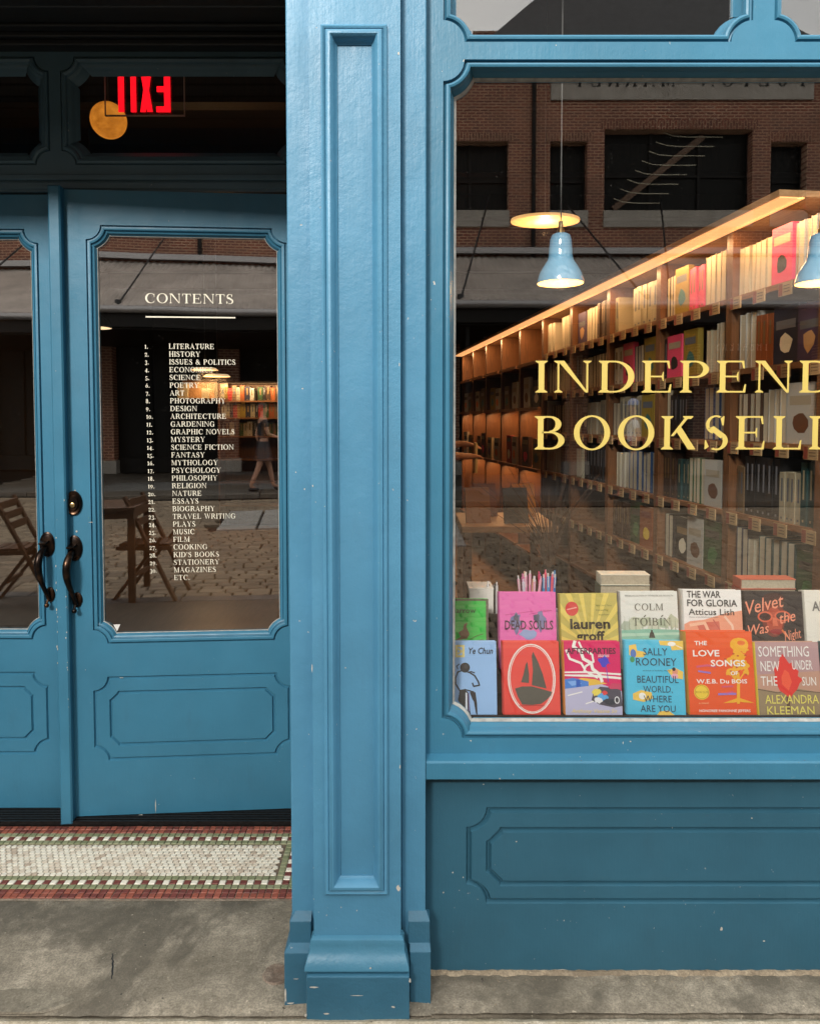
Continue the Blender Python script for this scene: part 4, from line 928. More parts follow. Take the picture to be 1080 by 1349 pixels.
# ------------------------------------------------------------------ lamps seen through the glass
def lamp(x, y, zr, label, s=1.0):
    t = empty('pendant_lamp', (x, y, zr)); tag(t, label, 'pendant lamp', 'blue pendant lamps in the window')
    r = .0925*s; hh = .205*s
    pr_ = [(r, 0), (r*.985, .012*s), (r*.90, .040*s), (r*.74, .066*s), (r*.575, .088*s), (r*.515, .105*s), (r*.50, .135*s), (r*.465, .168*s), (r*.41, .186*s), (r*.30, .194*s), (.012*s, .196*s)]
    mb = MB(); mb.lathe(pr_, n=40); mb.build('lamp_shade', M['enamel'], t, smooth=True)
    mb = MB(); mb.lathe([(q*.965+.0001, z_*.97-.0005) for q, z_ in pr_], n=40); mb.build('shade_lining', M['lining'], t, smooth=True)
    mb = MB(); mb.lathe([(.014*s, .195*s), (.0145*s, .212*s), (.009*s, .216*s), (.0085*s, .243*s), (.003, .245*s)], n=20); mb.build('lamp_cap', M['brass'], t, smooth=True)
    mb = MB(); mb.tube([(0, 0, .243*s), (0, 0, 3.6-zr)], .0022, 8); mb.build('cord', M['cord'], t)
    mb = MB(); mb.ball((0, 0, .062*s), .03*s, 16, sz=1.25); mb.build('light_bulb', M['bulb'], t, smooth=True)
    l = bpy.data.lights.new('lamp_glow', 'POINT'); l.energy = 1.2; l.color = (1, .68, .36); l.shadow_soft_size = .03
    lo = bpy.data.objects.new('lamp_glow', l); col.objects.link(lo); lo.parent = t; lo.location = (0, 0, .012)
    return t
m, t, b = newmat('blue_enamel'); b.inputs['Base Color'].default_value = (.20, .45, .66, 1); b.inputs['Roughness'].default_value = .08; b.inputs['Coat Weight'].default_value = 1; M['enamel'] = m
def glow(t, loc, e, r=.12):
    l = bpy.data.lights.new('lamp_glow', 'POINT'); l.energy = e; l.color = (1, .56, .24); l.shadow_soft_size = r
    lo = bpy.data.objects.new('lamp_glow', l); col.objects.link(lo); lo.parent = t; lo.location = loc
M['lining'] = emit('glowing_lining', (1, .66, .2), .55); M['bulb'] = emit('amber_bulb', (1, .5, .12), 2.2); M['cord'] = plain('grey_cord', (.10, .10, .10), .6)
LYd = 2.25
lxp, lzp = A(738, 373, LYd); lamp(lxp, LYd, lzp, 'blue enamel pendant lamp hanging free over the gold lettering, in full view', .763)
lxp, lzp = A(1080, 373, LYd); lamp(lxp, LYd, lzp, 'blue enamel pendant lamp at the right edge, over the end of the lettering', .763)
# round wooden disc beside the lamp
x_, z_ = A(718, 292, 3.3); t = empty('ceiling_disc', (x_, 3.3, z_)); tag(t, 'flat round glowing disc lamp left of the blue pendant lamp', 'disc lamp')
MB().lathe([(.0001, .012), (.150, .012), (.152, .006), (.150, 0), (.0001, 0)], n=40, sy=.72).build('disc', emit('amber_disc', (1, .56, .2), .5), t)
glow(t, (0, 0, -.05), 2, .01)
MB().tube([(0, 0, .012), (0, 0, 3.6-z_)], .003, 8).build('cord', M['cord'], t)
# paper globe and exit sign above the doors
x_, z_ = A(143, 158, 4.2); t = empty('globe_lamp', (x_, 4.2, z_)); tag(t, 'round amber globe lamp low behind the exit sign', 'globe lamp')
m, tt, b = newmat('amber_globe'); n = nz(tt, 9, 5, .65)
tt.links.new(mixc(tt, ramp(tt, n, [(.35, 0), (.7, 1)]), (.34, .10, .008), (.78, .27, .03)), b.inputs['Emission Color']); b.inputs['Emission Strength'].default_value = .62; b.inputs['Base Color'].default_value = (.4, .2, .05, 1)
MB().ball((0, 0, 0), .098, 32).build('globe', m, t, smooth=True); MB().tube([(0, 0, .105), (0, 0, 3.6-z_)], .004, 8).build('cord', M['cord'], t)
YX = 2.80; xa, z0 = A(138, 151.5, YX); xb, _ = A(243, 151.5, YX); z1 = AZ(78, YX)
t = empty('exit_sign', ((xa+xb)/2, YX, z1+.1)); tag(t, 'clear edge-lit sign with red EXIT letters seen from behind above the door', 'exit sign')
cx_, cz_ = (xa+xb)/2, z1+.1
MB().box(xa-cx_, xb-cx_, 0, .008, z0-cz_, z1-cz_).build('sign_plate', M['clear'], t)
mb = MB()
for q in ((xa-cx_, z0-cz_, xb-cx_, z0-cz_+.0018), (xa-cx_, z0-cz_, xa-cx_+.0015, z1-cz_), (xb-cx_-.0015, z0-cz_, xb-cx_, z1-cz_)): mb.box(q[0], q[2], -.001, .009, q[1]-.0012, q[3])
mb.build('plate_edge', plain('acrylic_edge', (.8, .6, .6), .2), t)
ex = emit('exit_red', (1, .004, .012), 1.0); ZB, ZH = AZ(147.5, YX)-cz_, AZ(87, YX)-AZ(147.5, YX)
def bars(l): 
    mb = MB()
    for x0, zz0, x1, zz1 in l: mb.box(x0, x1, -.004, -.001, ZB+zz0*ZH, ZB+zz1*ZH)
    return mb
f = lambda u: A(u, 120, YX)[0]-cx_
def ob(mb): mb.build('letter', ex, t)
ob(bars([(f(216.5), 0, f(224.5), 1), (f(206), 0, f(216.5), .12), (f(207), .44, f(216.5), .56), (f(206), .88, f(216.5), 1)]))
mb = MB(); w = f(8)-f(0)
for a_, b_ in (((f(184.5), 0), (f(194), 1)), ((f(194), 0), (f(184.5), 1))):
    mb.add([(a_[0], -.002 if b_[0] > a_[0] else -.004, ZB), (a_[0]+w*.92, -.002 if b_[0] > a_[0] else -.004, ZB), (b_[0]+w*.92, -.002 if b_[0] > a_[0] else -.004, ZB+ZH), (b_[0], -.002 if b_[0] > a_[0] else -.004, ZB+ZH)], [(0, 1, 2, 3)])
ob(mb)
ob(bars([(f(172.5), 0, f(179.5), 1)]))
ob(bars([(f(156), 0, f(163.5), .88), (f(149), .88, f(170.5), 1)]))
MB().box(xa-cx_, xb-cx_, -.02, .03, z1-cz_, z1-cz_+.09).build('sign_housing', M['steel'], t)

# ------------------------------------------------------------------ deep shop behind the doors: a lit bookcase on the far wall
BX = -1.72; bc = empty('bookcase', (BX, 9.6, 0)); tag(bc, 'warmly lit bookcase of upright books far back, seen through the ajar door', 'bookcase')
MB().box(-.75, .75, .28, .30, 0, 1.92).build('back_panel', M['wood'], bc); MB().box(-.77, -.75, 0, .3, 0, 1.92).build('side_panel', M['wood'], bc); MB().box(.75, .77, 0, .3, 0, 1.92).build('side_panel', M['wood'], bc)
tp_ = MB().box(-.77, .77, -.02, .3, 1.88, 1.91).build('canopy', M['wood_dark'], bc)
for z in (.3, .6, .9, 1.2, 1.44, 1.66): MB().box(-.749, .749, 0, .28, z-.02, z).build('shelf', M['wood_h'], bc)
names = {1.66: 'top row', 1.44: 'second row', 1.2: 'third row'}
for z in names:
    x = BX-.73; k = 0
    while x < BX+.70:
        th = rnd.uniform(.036, .075); c = rnd.choice(['red', 'yellow', 'orange', 'cream', 'black', 'green', 'tan', 'white', 'brown', 'navy', 'ivory'])
        if k < 33: 
            b = book(((0, 0), 0), 0, 0, z, 1, 1, 1, c, 'spine', f'{c} book spine out, {ordn[k]} from the left in {names[z]} of the far bookcase', 'books in the far bookcase')
            b.rotation_euler = (0, 0, math.pi); b.location = (x+th, 9.62, z); b.scale = (th*.95, .15, rnd.uniform(.16, .205))
        x += th+(rnd.random() < .08)*.05; k += 1
l = bpy.data.lights.new('case_glow', 'AREA'); l.shape = 'RECTANGLE'; l.size = 1.4; l.size_y = .05; l.energy = 9; l.color = (1, .62, .3)
lo = bpy.data.objects.new('case_glow', l); col.objects.link(lo); lo.parent = tp_; lo.location = (0, -.06, 1.87); lo.rotation_euler = (R(25), 0, 0)
# small framed pictures on a lit ledge, left of that bookcase
lg = empty('picture_ledge', (-2.70, 9.7, 0)); tag(lg, 'small lit wooden ledge left of the far bookcase', 'ledge')
MB().box(-.34, .34, -.1, .2, 1.66, 1.69).build('ledge_board', M['wood'], lg); MB().box(-.34, .34, .2, .22, 1.69, 1.93).build('ledge_back', M['wood_lit'], lg); MB().box(-.34, .34, -.1, .2, 1.93, 1.95).build('ledge_top', M['wood_dark'], lg)
l = bpy.data.lights.new('ledge_glow', 'AREA'); l.size = .3; l.energy = 2.5; l.color = (1, .6, .28); lo = bpy.data.objects.new('ledge_glow', l); col.objects.link(lo); lo.parent = lg; lo.location = (0, 0, 1.92)
for k, (dx, w, h, wh) in enumerate(((-.32, .14, .19, 'left'), (.05, .1, .13, 'middle'), (.3, .17, .2, 'right'))):
    o = MB().box(-w/2, w/2, 0, .012, 0, h).build('picture_card', P(240, 225, 190), None, loc=(-2.70+dx*.8, 9.64, 1.691)); o.rotation_euler.x = -.1
    tag(o, f'small pale card on the far lit ledge, the {wh} of three', 'card', 'cards on the far ledge')
# two flat warm ceiling lamps far back
for u, v, nm in ((270, 487.5, 'upper left'), (286, 496, 'lower right')):
    x_, z_ = A(u, v, 8.4); t = empty('ceiling_lamp', (x_, 8.4, z_)); tag(t, f'small flat warm ceiling lamp far back behind the list, the {nm} one', 'ceiling lamp', 'flat lamps far back')
    MB().lathe([(.0001, .03), (.12, .025), (.15, 0), (.0001, 0)], n=24).build('lamp_disc', emit('warm_disc', (1, .7, .38), .5), t); glow(t, (0, 0, -.1), 4); MB().tube([(0, 0, .03), (0, 0, 3.6-z_)], .004, 6).build('cord', M['cord'], t)
x_, z_ = A(122, 432, 5.2); t = empty('pendant_lamp', (x_, 5.2, z_)); tag(t, 'dark pendant lamp with a lit rim half hidden by the door frame', 'pendant lamp')
MB().lathe([(.13, 0), (.11, .05), (.05, .1), (.02, .12)], n=28).build('lamp_shade', M['black'], t, smooth=True); MB().lathe([(.0001, .012), (.125, .004)], n=28).build('shade_lining', emit('rim_glow', (1, .72, .4), 1.0), t); MB().tube([(0, 0, .12), (0, 0, 3.6-z_)], .003, 6).build('cord', M['cord'], t)
# vase of dry twigs in front of the lit bays
x_, z_ = A(724, 740, 3.9); tw = empty('twig_vase', (x_, 3.9, 0)); tag(tw, 'tall dark vase with dry bare twigs before the lit wood bays', 'plant')
MB().lathe([(.07, .25), (.09, .4), (.06, .52), (.045, .62)], n=20).build('vase', M['black'], tw, smooth=True)
mb = MB(); q = random.Random(4)
for k in range(46):
    a = q.uniform(0, 6.28); s_ = q.uniform(.1, .38); top = q.uniform(.95, 1.16); p0 = (0, 0, .6); p2 = (s_*math.cos(a)-.06, s_*math.sin(a)*.6, top); p1 = (p2[0]*.35, p2[1]*.35, .6+(top-.6)*.55)
    mb.tube([p0, p1, p2], [.0028, .002, .001], 5)
tag(mb.build('twigs', plain('dry_twig', (.09, .05, .03), .8), tw), 'thin dry twigs', kind='stuff')
# low display table top and magazine rack seen low on the left
bt = empty('display_table', (.62, 4.9, 0)); tag(bt, 'low wooden display table standing before the lit bays', 'table')
MB().box(-.3, .3, -.35, .35, .70, .74).build('table_top', M['wood_lit'], bt, bevel=.004)
for sx_ in (-.26, .26):
    for sy_ in (-.31, .31): MB().box(sx_-.025, sx_+.025, sy_-.025, sy_+.025, 0, .699).build('leg', M['wood'], bt)
for k, (dx, dy, c, wh) in enumerate(((-.18, -.2, (150, 100, 50), 'left front'), (.06, -.22, (60, 55, 50), 'middle front'), (.16, .1, (190, 130, 50), 'right back'), (-.1, .12, (120, 70, 40), 'left back'))):
    o = MB().box(-.08, .08, 0, .02, 0, .23).build('book', P(*c), None, loc=(.62+dx, 4.9+dy, .741)); o.rotation_euler = (-.25, 0, .15)
    MB().box(-.077, .077, .003, .017, .231, .2315).build('pages', pagem, o)
    tag(o, f'upright book on the low display table before the lit bays, {wh} one', 'book', 'books on the display table')

# ------------------------------------------------------------------ people
skin = plain('skin', (.42, .22, .14), .55, var=.1, scale=8)
def body(name, joints, edges, mat, parent, root=0, sub=2):
    me = bpy.data.meshes.new(name); me.from_pydata([j[:3] for j in joints], edges, []); me.materials.append(mat)
    o = bpy.data.objects.new(name, me); col.objects.link(o); o.parent = parent
    sk = o.modifiers.new('skin', 'SKIN'); sk.use_smooth_shade = True; sb = o.modifiers.new('sub', 'SUBSURF'); sb.levels = sb.render_levels = sub
    if not me.skin_vertices: 
        me.attributes  # layer is made by the modifier at link time
    lay = me.skin_vertices[0] if len(me.skin_vertices) else None
    if lay is None: return o
    for i, j in enumerate(joints): lay.data[i].radius = (j[3], j[4] if len(j) > 4 else j[3])
    lay.data[root].use_root = True
    return o
def person(loc, rz, label, pose, shirt, legs, hair, hat=None, skirt=False):
    t = empty('person', loc, rz); tag(t, label, 'person', None)
    fx, fz = pose.get('fx', .1), 0   # stride
    aL, aR = pose['armL'], pose['armR']
    J = [(0,0,.93,.135,.10),(0,0,1.08,.12,.095),(0,0,1.25,.15,.105),(0,0,1.40,.12,.08),(0,0,1.48,.052),(0,-.01,1.55,.062),(0,-.015,1.63,.083,.094),(0,-.01,1.70,.06,.075),
         (-.09,0,.88,.088),(-.10,-fx*.5,.48,.058),(-.10,fx*.2-fx,.09,.038),(-.10,-fx-.12,.03,.035),
         (.09,0,.88,.088),(.10,fx*.45,.48,.058),(.10,fx*1.1,.10,.038),(.10,fx*1.1-.12,.03,.035),
         (-.17,0,1.38,.055),(*aL[0],.042),(*aL[1],.028),(*aL[2],.030),
         (.17,0,1.38,.055),(*aR[0],.042),(*aR[1],.028),(*aR[2],.030)]
    E_ = [(0,1),(1,2),(2,3),(3,4),(4,5),(5,6),(6,7),(0,8),(8,9),(9,10),(10,11),(0,12),(12,13),(13,14),(14,15),(3,16),(16,17),(17,18),(18,19),(3,20),(20,21),(21,22),(22,23)]
    for hi in (19, 23):           # five fingers rooted in each palm
        w = Vector(J[hi-1][:3]); h_ = Vector(J[hi][:3]); d = (h_-w).normalized(); s_ = d.cross(Vector((0, 0, 1))); s_ = s_.normalized() if s_.length > .1 else Vector((0, 1, 0))
        for k, (off, ln) in enumerate(((-.026, .058), (-.009, .072), (.009, .07), (.026, .055))):
            b0 = len(J); p1 = h_+d*.03+s_*off; p2 = p1+d*ln*.55+Vector((0, 0, -.008)); p3 = p2+d*ln*.4+Vector((0, 0, -.022))
            J += [(*p1, .0105), (*p2, .009), (*p3, .007)]; E_ += [(hi, b0), (b0, b0+1), (b0+1, b0+2)]
        b0 = len(J); p1 = w+d*.035-s_*.035; p2 = p1+d*.035-s_*.014+Vector((0, 0, -.01)); J += [(*p1, .012), (*p2, .009)]; E_ += [(hi-1, b0), (b0, b0+1)]
    body('body', J, E_, skin, t)
    body('shirt', [(0,0,.92,.15,.115),(0,0,1.10,.135,.11),(0,0,1.26,.165,.12),(0,0,1.40,.125,.09),(-.17,0,1.375,.066),(*[(a*.45+b*.55) for a, b in zip((-.17,0,1.38), aL[0])],.058),(.17,0,1.375,.066),(*[(a*.45+b*.55) for a, b in zip((.17,0,1.38), aR[0])],.058)], [(0,1),(1,2),(2,3),(3,4),(4,5),(3,6),(6,7)], shirt, t)
    if skirt:
        MB().lathe([(.155, .98), (.19, .85), (.25, .60), (.245, .595), (.10, .75)], n=24, sy=.75).build('skirt', legs, t, smooth=True)
    else:
        body('trousers', [(0,0,.93,.15,.115),(-.09,0,.87,.102),(-.10,-fx*.5,.48,.075),(-.10,-fx*.8,.12,.06),(.09,0,.87,.102),(.10,fx*.45,.48,.075),(.10,fx*1.1,.13,.06)], [(0,1),(1,2),(2,3),(0,4),(4,5),(5,6)], legs, t)
    mb = MB(); mb.ball((0, .012, 1.675), .098, 20, sx=.88, sy=1.02, sz=1.0); mb.v = [(x, y+(0 if z > 1.66 else .02), z) if y > -.05 or z > 1.70 else (x*.9, -.045, z) for x, y, z in mb.v]; mb.build('hair', hair, t, smooth=True)
    mb = MB()
    for sx_ in (-.03, .03): mb.ball((sx_, -.098, 1.632), .0095, 10)
    mb.build('eyes', M['black'], t, smooth=True); MB().add([(-.012, -.098, 1.60), (.012, -.098, 1.60), (0, -.124, 1.603), (0, -.100, 1.64)], [(0, 1, 2), (0, 2, 3), (1, 3, 2)]).build('nose', skin, t)
    MB().box(-.022, .022, -.103, -.09, 1.572, 1.579).build('mouth', P(150, 75, 70), t, bevel=.002)
    for sx_ in (-1, 1): MB().ball((sx_*.088, .0, 1.625), .024, 10, sx=.4).build('ear', skin, t, smooth=True)
    for s_, yy_ in ((-1, -fx), (1, fx*1.1)): MB().ball((s_*.10, yy_-.06, .035), .05, 14, sy=2.3, sz=.8).build('shoe', M['black'], t, smooth=True)
    if hat:
        mb = MB(); mb.lathe([(.10, 1.68), (.097, 1.74), (.06, 1.785), (.001, 1.80)], n=20); mb.ball((0, -.13, 1.685), .07, 14, sz=.12); mb.build('cap', hat, t, smooth=True)
    return t
fwd = lambda d: ((-.22, -.03, 1.12), (-.16, -.27+d, 1.10), (-.13, -.34+d, 1.10))
# ------------------------------------------------------------------ books in the display window
def clip01(pts):
    for ax, lim, sg in ((0, 0, 1), (0, 1, -1), (1, 0, 1), (1, 1, -1)):
        out = []
        for i in range(len(pts)):
            a, b_ = pts[i-1], pts[i]; ia, ib = (a[ax]-lim)*sg >= 0, (b_[ax]-lim)*sg >= 0
            if ia != ib:
                t = (lim-a[ax])/(b_[ax]-a[ax]); out.append((a[0]+t*(b_[0]-a[0]), a[1]+t*(b_[1]-a[1])))
            if ib: out.append(b_)
        pts = out
        if not pts: break
    return pts
def cover_book(label, u0, u1, vt, vb, yb, tilt, color, spine, art, th=.028, base=None, vis=.0, extra_w=0, page=True):
    """a book leaning back on the display; u0,u1 = cover width and vb its foot at depth yb, vt its top edge"""
    xa, z0 = A(u0, vb, yb); xb, _ = A(u1, vb, yb); w = xb-xa
    if base is not None: z0 = base
    # height so that the leaning top reaches vt
    h = .2
    for _ in range(8):
        y1 = yb+h*math.sin(tilt); h = (AZ(vt, y1)-z0)/math.cos(tilt)
    t = empty('display_book', ((xa+xb)/2, yb, z0)); t.rotation_euler = (-tilt, R(random.uniform(-.5, .5)), R(random.uniform(-1.6, 1.6))); tag(t, label, 'book', 'books in the window display')
    c = P(*color, rough=.32); sc = P(*spine)
    MB().cbox(-w/2, w/2, 0, .0025, 0, h, .0008).build('front_cover', c, t); MB().box(-w/2, w/2, th-.0025, th, 0, h).build('back_cover', c, t)
    mb = MB(); n = 5; vs = []
    for i in range(n+1):
        a = math.pi*i/n; vs += [(-w/2-.004*math.sin(a), th/2-th/2*math.cos(a), 0), (-w/2-.004*math.sin(a), th/2-th/2*math.cos(a), h)]
    mb.add(vs, [(2*i, 2*i+1, 2*i+3, 2*i+2) for i in range(n)]); mb.build('spine', sc, t, smooth=True)
    MB().box(-w/2+.001, w/2-.004, .0026, th-.0026, .003, h-.003).build('pages', pagem, t)
    pr_ = MB(); mats = []; lt = MB(); lm = []; lay = 0
    def mi(lst, c_):
        m_ = P(*c_)
        if m_ not in lst: lst.append(m_)
        return lst.index(m_)
    for op in art:
        lay += 1; y = -.0002-.0012*lay/len(art)
        if op[0] == 'p':
            cp = clip01(op[2])
            if len(cp) > 2: pr_.poly([(-w/2+p[0]*w, p[1]*h) for p in cp], y, mi(mats, op[1]))
        elif op[0] == 'e':
            _, c_, cx, cy_, rx, ry = op; pr_.poly([(-w/2+w*(cx+rx*math.cos(k*math.pi/12)), h*(cy_+ry*math.sin(k*math.pi/12))) for k in range(24)], y, mi(mats, c_))
        elif op[0] == 'r':      # ring
            _, c_, cx, cy_, rx, ry, tk = op
            for q in ell(cx, cy_, rx, ry, rx-tk, ry-tk*.7, 0, 360, 32): pr_.poly([(-w/2+w*p[0], h*p[1]) for p in q], y, mi(mats, c_))
        elif op[0] == 'l':      # brush line of varying width
            _, c_, pts, wd = op; k_ = mi(mats, c_)
            for i in range(len(pts)-1):
                a, b_ = Vector((pts[i][0]*w, pts[i][1]*h)), Vector((pts[i+1][0]*w, pts[i+1][1]*h)); d = (b_-a)
                if d.length < 1e-6: continue
                d.normalize(); nn = Vector((-d.y, d.x))*wd*w/2; a2, b2 = a-d*wd*w*.2, b_+d*wd*w*.2
                pr_.poly([(-w/2+q.x, q.y) for q in (a2-nn, b2-nn, b2+nn, a2+nn)], y-.00001*(i % 5), k_)
        elif op[0] == 't':      # sans text
            _, c_, tx, x, z, hh, wd = op[:7]; kw = op[7] if len(op) > 7 else {}
            sans(lt, tx, -w/2+x*w, z*h, hh*h, -.0016-.0001*(lay % 6), fit=(wd*w if wd else None), m=mi(lm, c_), **kw)
        elif op[0] == 's':      # serif capitals
            _, c_, tx, x, z, hh, wd = op; serif(lt, tx, -w/2+x*w, z*h, hh*h, -.0017, .16, mi(lm, c_), fit=wd*w, sy=2e-4, bold=.012)
    if pr_.v: pr_.build('cover_print', mats, t)
    if lt.v: lt.build('cover_lettering', lm, t)
    return t
YB = 1.870; TF = R(11)
zf = AZ(942, YB)
W_ = (245, 243, 238); K_ = (38, 36, 38)
def cloud(c, cx, cy_, rx, ry, seed, n=14, j=.3):
    q = random.Random(seed); return ('p', c, [(cx+rx*math.cos(k*2*math.pi/n)*(1+q.uniform(-j, j)), cy_+ry*math.sin(k*2*math.pi/n)*(1+q.uniform(-j, j))) for k in range(n)])
# --- front row
cover_book('pale blue book with a brushed ink figure of a standing child, front row far left', 578, 655, 845, 942, YB, TF, (160, 200, 248), (120, 160, 210), [
    ('p', (232, 214, 140), [(.29,.78),(.45,.78),(.45,.95),(.29,.95)]), ('p', (160, 200, 248), [(.33,.81),(.41,.81),(.41,.92),(.33,.92)]), ('l', (232, 214, 140), [(.34,.90),(.40,.86),(.34,.83)], .03),
    ('t', K_, 'Ye Chun', .52, .83, .085, .42, dict(shear=.25, off=.012)), ('t', K_, 'o', .19, .82, .05, .05), ('l', K_, [(.17,.785),(.25,.787)], .012),
    ('e', (50, 48, 50), .455, .64, .085, .068), ('e', (70, 68, 68), .47, .655, .035, .03), ('l', K_, [(.40,.60),(.33,.58),(.29,.5),(.29,.42),(.36,.33)], .022), ('l', K_, [(.33,.62),(.31,.66),(.36,.69)], .014), ('l', K_, [(.52,.58),(.62,.53),(.68,.45),(.70,.40),(.60,.385),(.58,.43)], .025), ('l', K_, [(.50,.575),(.56,.585),(.62,.57)], .02),
    ('p', (45, 42, 44), [(.36,.34),(.44,.345),(.50,.31),(.53,.15),(.54,.0),(.44,.0),(.38,.12),(.33,.2)]), ('p', (230, 236, 250), [(.46,.30),(.485,.30),(.49,.02),(.455,.02)]), ('p', (130, 120, 170), [(.505,.30),(.525,.30),(.53,.05),(.51,.05)]), ('p', (45, 42, 44), [(.53,.31),(.63,.305),(.655,.15),(.66,.0),(.635,.02),(.60,.18),(.57,.22)]),
    ('l', K_, [(.44,.345),(.6,.31)], .02)])
cover_book('red book with a dark grey sailing boat inside a white oval, front row', 664, 738.5, 845, 942, YB, TF, (238, 84, 76), (228, 84, 76), [
    ('r', W_, .5, .49, .425, .475, .022), ('r', W_, .5, .488, .39, .452, .012),
    ('p', (86, 82, 72), [(.50,.40),(.76,.355),(.70,.55),(.62,.72),(.535,.86),(.51,.8),(.525,.6)]), ('p', (86, 82, 72), [(.31,.44),(.45,.43),(.455,.55),(.43,.72),(.40,.69),(.36,.56)]),
    ('p', (86, 82, 72), [(.20,.355),(.33,.385),(.5,.385),(.7,.345),(.855,.31),(.83,.26),(.75,.2),(.66,.15),(.5,.135),(.32,.14),(.31,.16),(.25,.24)]),
    ('l', (160, 50, 45), [(.26,.12),(.5,.13),(.72,.122)], .008)])
cover_book('magenta book with smoke swirls and a crashed car on a lilac road, front row', 745, 820, 845, 942, YB, TF, (222, 34, 104), (232, 150, 60), [
    ('p', (190, 188, 220), [(0,0),(1,0),(1,.32),(.55,.44),(0,.36)]), ('p', (236, 190, 70), [(.05,.44),(.3,.5),(.55,.48),(.75,.42),(.5,.40),(.05,.37)]), ('p', (72, 130, 215), [(0,.48),(.15,.5),(.42,.45),(.42,.39),(.2,.37),(0,.35)]), ('p', (130, 175, 240), [(.05,.45),(.2,.46),(.3,.42),(.12,.39)]), ('p', (30, 90, 190), [(.2,.47),(.27,.48),(.28,.38),(.2,.37)]),
    ('p', W_, [(0,.585),(.35,.59),(1,.56),(1,.535),(.4,.565),(0,.565)]), ('p', W_, [(0,.545),(.5,.545),(1,.51),(1,.48),(.5,.51),(0,.525)]), ('l', W_, [(.05,.26),(.3,.31)], .02), ('l', W_, [(.36,.15),(.6,.21)], .02),
    ('l', W_, [(.2,1),(.17,.93),(.30,.86),(.34,.76),(.48,.7),(.5,.62),(.62,.55),(.66,.45)], .055), ('l', W_, [(.27,.99),(.32,.9),(.5,.82),(.52,.72),(.38,.66),(.35,.6),(.58,.5)], .035), ('l', W_, [(.04,.88),(.1,.76),(.3,.7),(.36,.62)], .04),
    ('t', (84, 26, 52), 'AFTERPARTIES', .04, .83, .08, .88, dict(off=.02)), ('t', W_, 'stories', .6, .785, .05, .2, dict(shear=.3)),
    cloud((70, 60, 200), .72, .73, .09, .07, 3, 12, .5), ('l', (90, 70, 190), [(.74,.66),(.77,.45)], .012),
    ('p', (75, 70, 85), [(.5,.3),(.62,.38),(.78,.37),(.98,.34),(1,.12),(.85,.1),(.6,.14),(.46,.2)]), ('p', (205, 60, 100), [(.76,.38),(.84,.43),(.98,.42),(.99,.35),(.8,.35)]), cloud((235, 215, 90), .55, .3, .08, .05, 5), cloud((90, 170, 230), .66, .24, .09, .05, 6), cloud((240, 240, 245), .58, .2, .09, .04, 8), cloud((220, 60, 60), .7, .3, .05, .03, 9), cloud((40, 45, 60), .78, .18, .1, .04, 10), ('e', (230, 230, 235), .91, .2, .045, .05), ('e', (50, 50, 60), .91, .2, .03, .035),
    ('t', (240, 215, 110), 'Anthony Veasna So', .1, .03, .05, .8, dict(shear=.3))])
navy = (30, 52, 74)
cover_book('sky blue book with dark block letters and yellow squares, front row', 827, 903.5, 844, 942, YB, TF, (86, 196, 232), (86, 196, 232), [
    ('p', (240, 200, 90), [(.06,.93),(.18,.95),(.2,.86),(.3,.85),(.36,.82),(.3,.77),(.14,.77),(.06,.8)]), ('e', (90, 120, 190), .13, .82, .05, .06), ('e', (70, 150, 90), .11, .74, .04, .04),
    ('p', (240, 200, 90), [(.58,1),(1,1),(1,.88),(.8,.87),(.78,.93),(.6,.94)]), ('e', W_, .8, .955, .07, .03), ('l', W_, [(.76,.98),(.98,.9)], .012),
    ('p', (240, 200, 90), [(.7,.6),(.85,.63),(.98,.58),(.97,.48),(.8,.5)]), ('e', (225, 150, 120), .84, .58, .05, .04), ('e', (235, 170, 190), .83, .52, .06, .035), ('e', K_, .82, .615, .03, .025),
    ('p', (240, 200, 90), [(.1,.28),(.24,.33),(.42,.3),(.44,.22),(.28,.17),(.1,.2)]), ('e', W_, .26, .25, .06, .045), ('p', (240, 200, 90), [(.5,.0),(.55,.05),(.7,.06),(.8,.0)]),
    ('t', navy, 'SALLY', .30, .80, .10, .42), ('t', navy, 'ROONEY', .17, .66, .105, .70), ('t', navy, 'AUTHOR OF NORMAL PEOPLE', .28, .585, .016, .48), ('t', navy, 'BEAUTIFUL', .18, .43, .095, .71), ('t', navy, 'WORLD,', .28, .30, .09, .50), ('t', navy, 'WHERE', .28, .17, .09, .48), ('t', navy, 'ARE YOU', .22, .04, .09, .60)])
gd = (240, 176, 40)
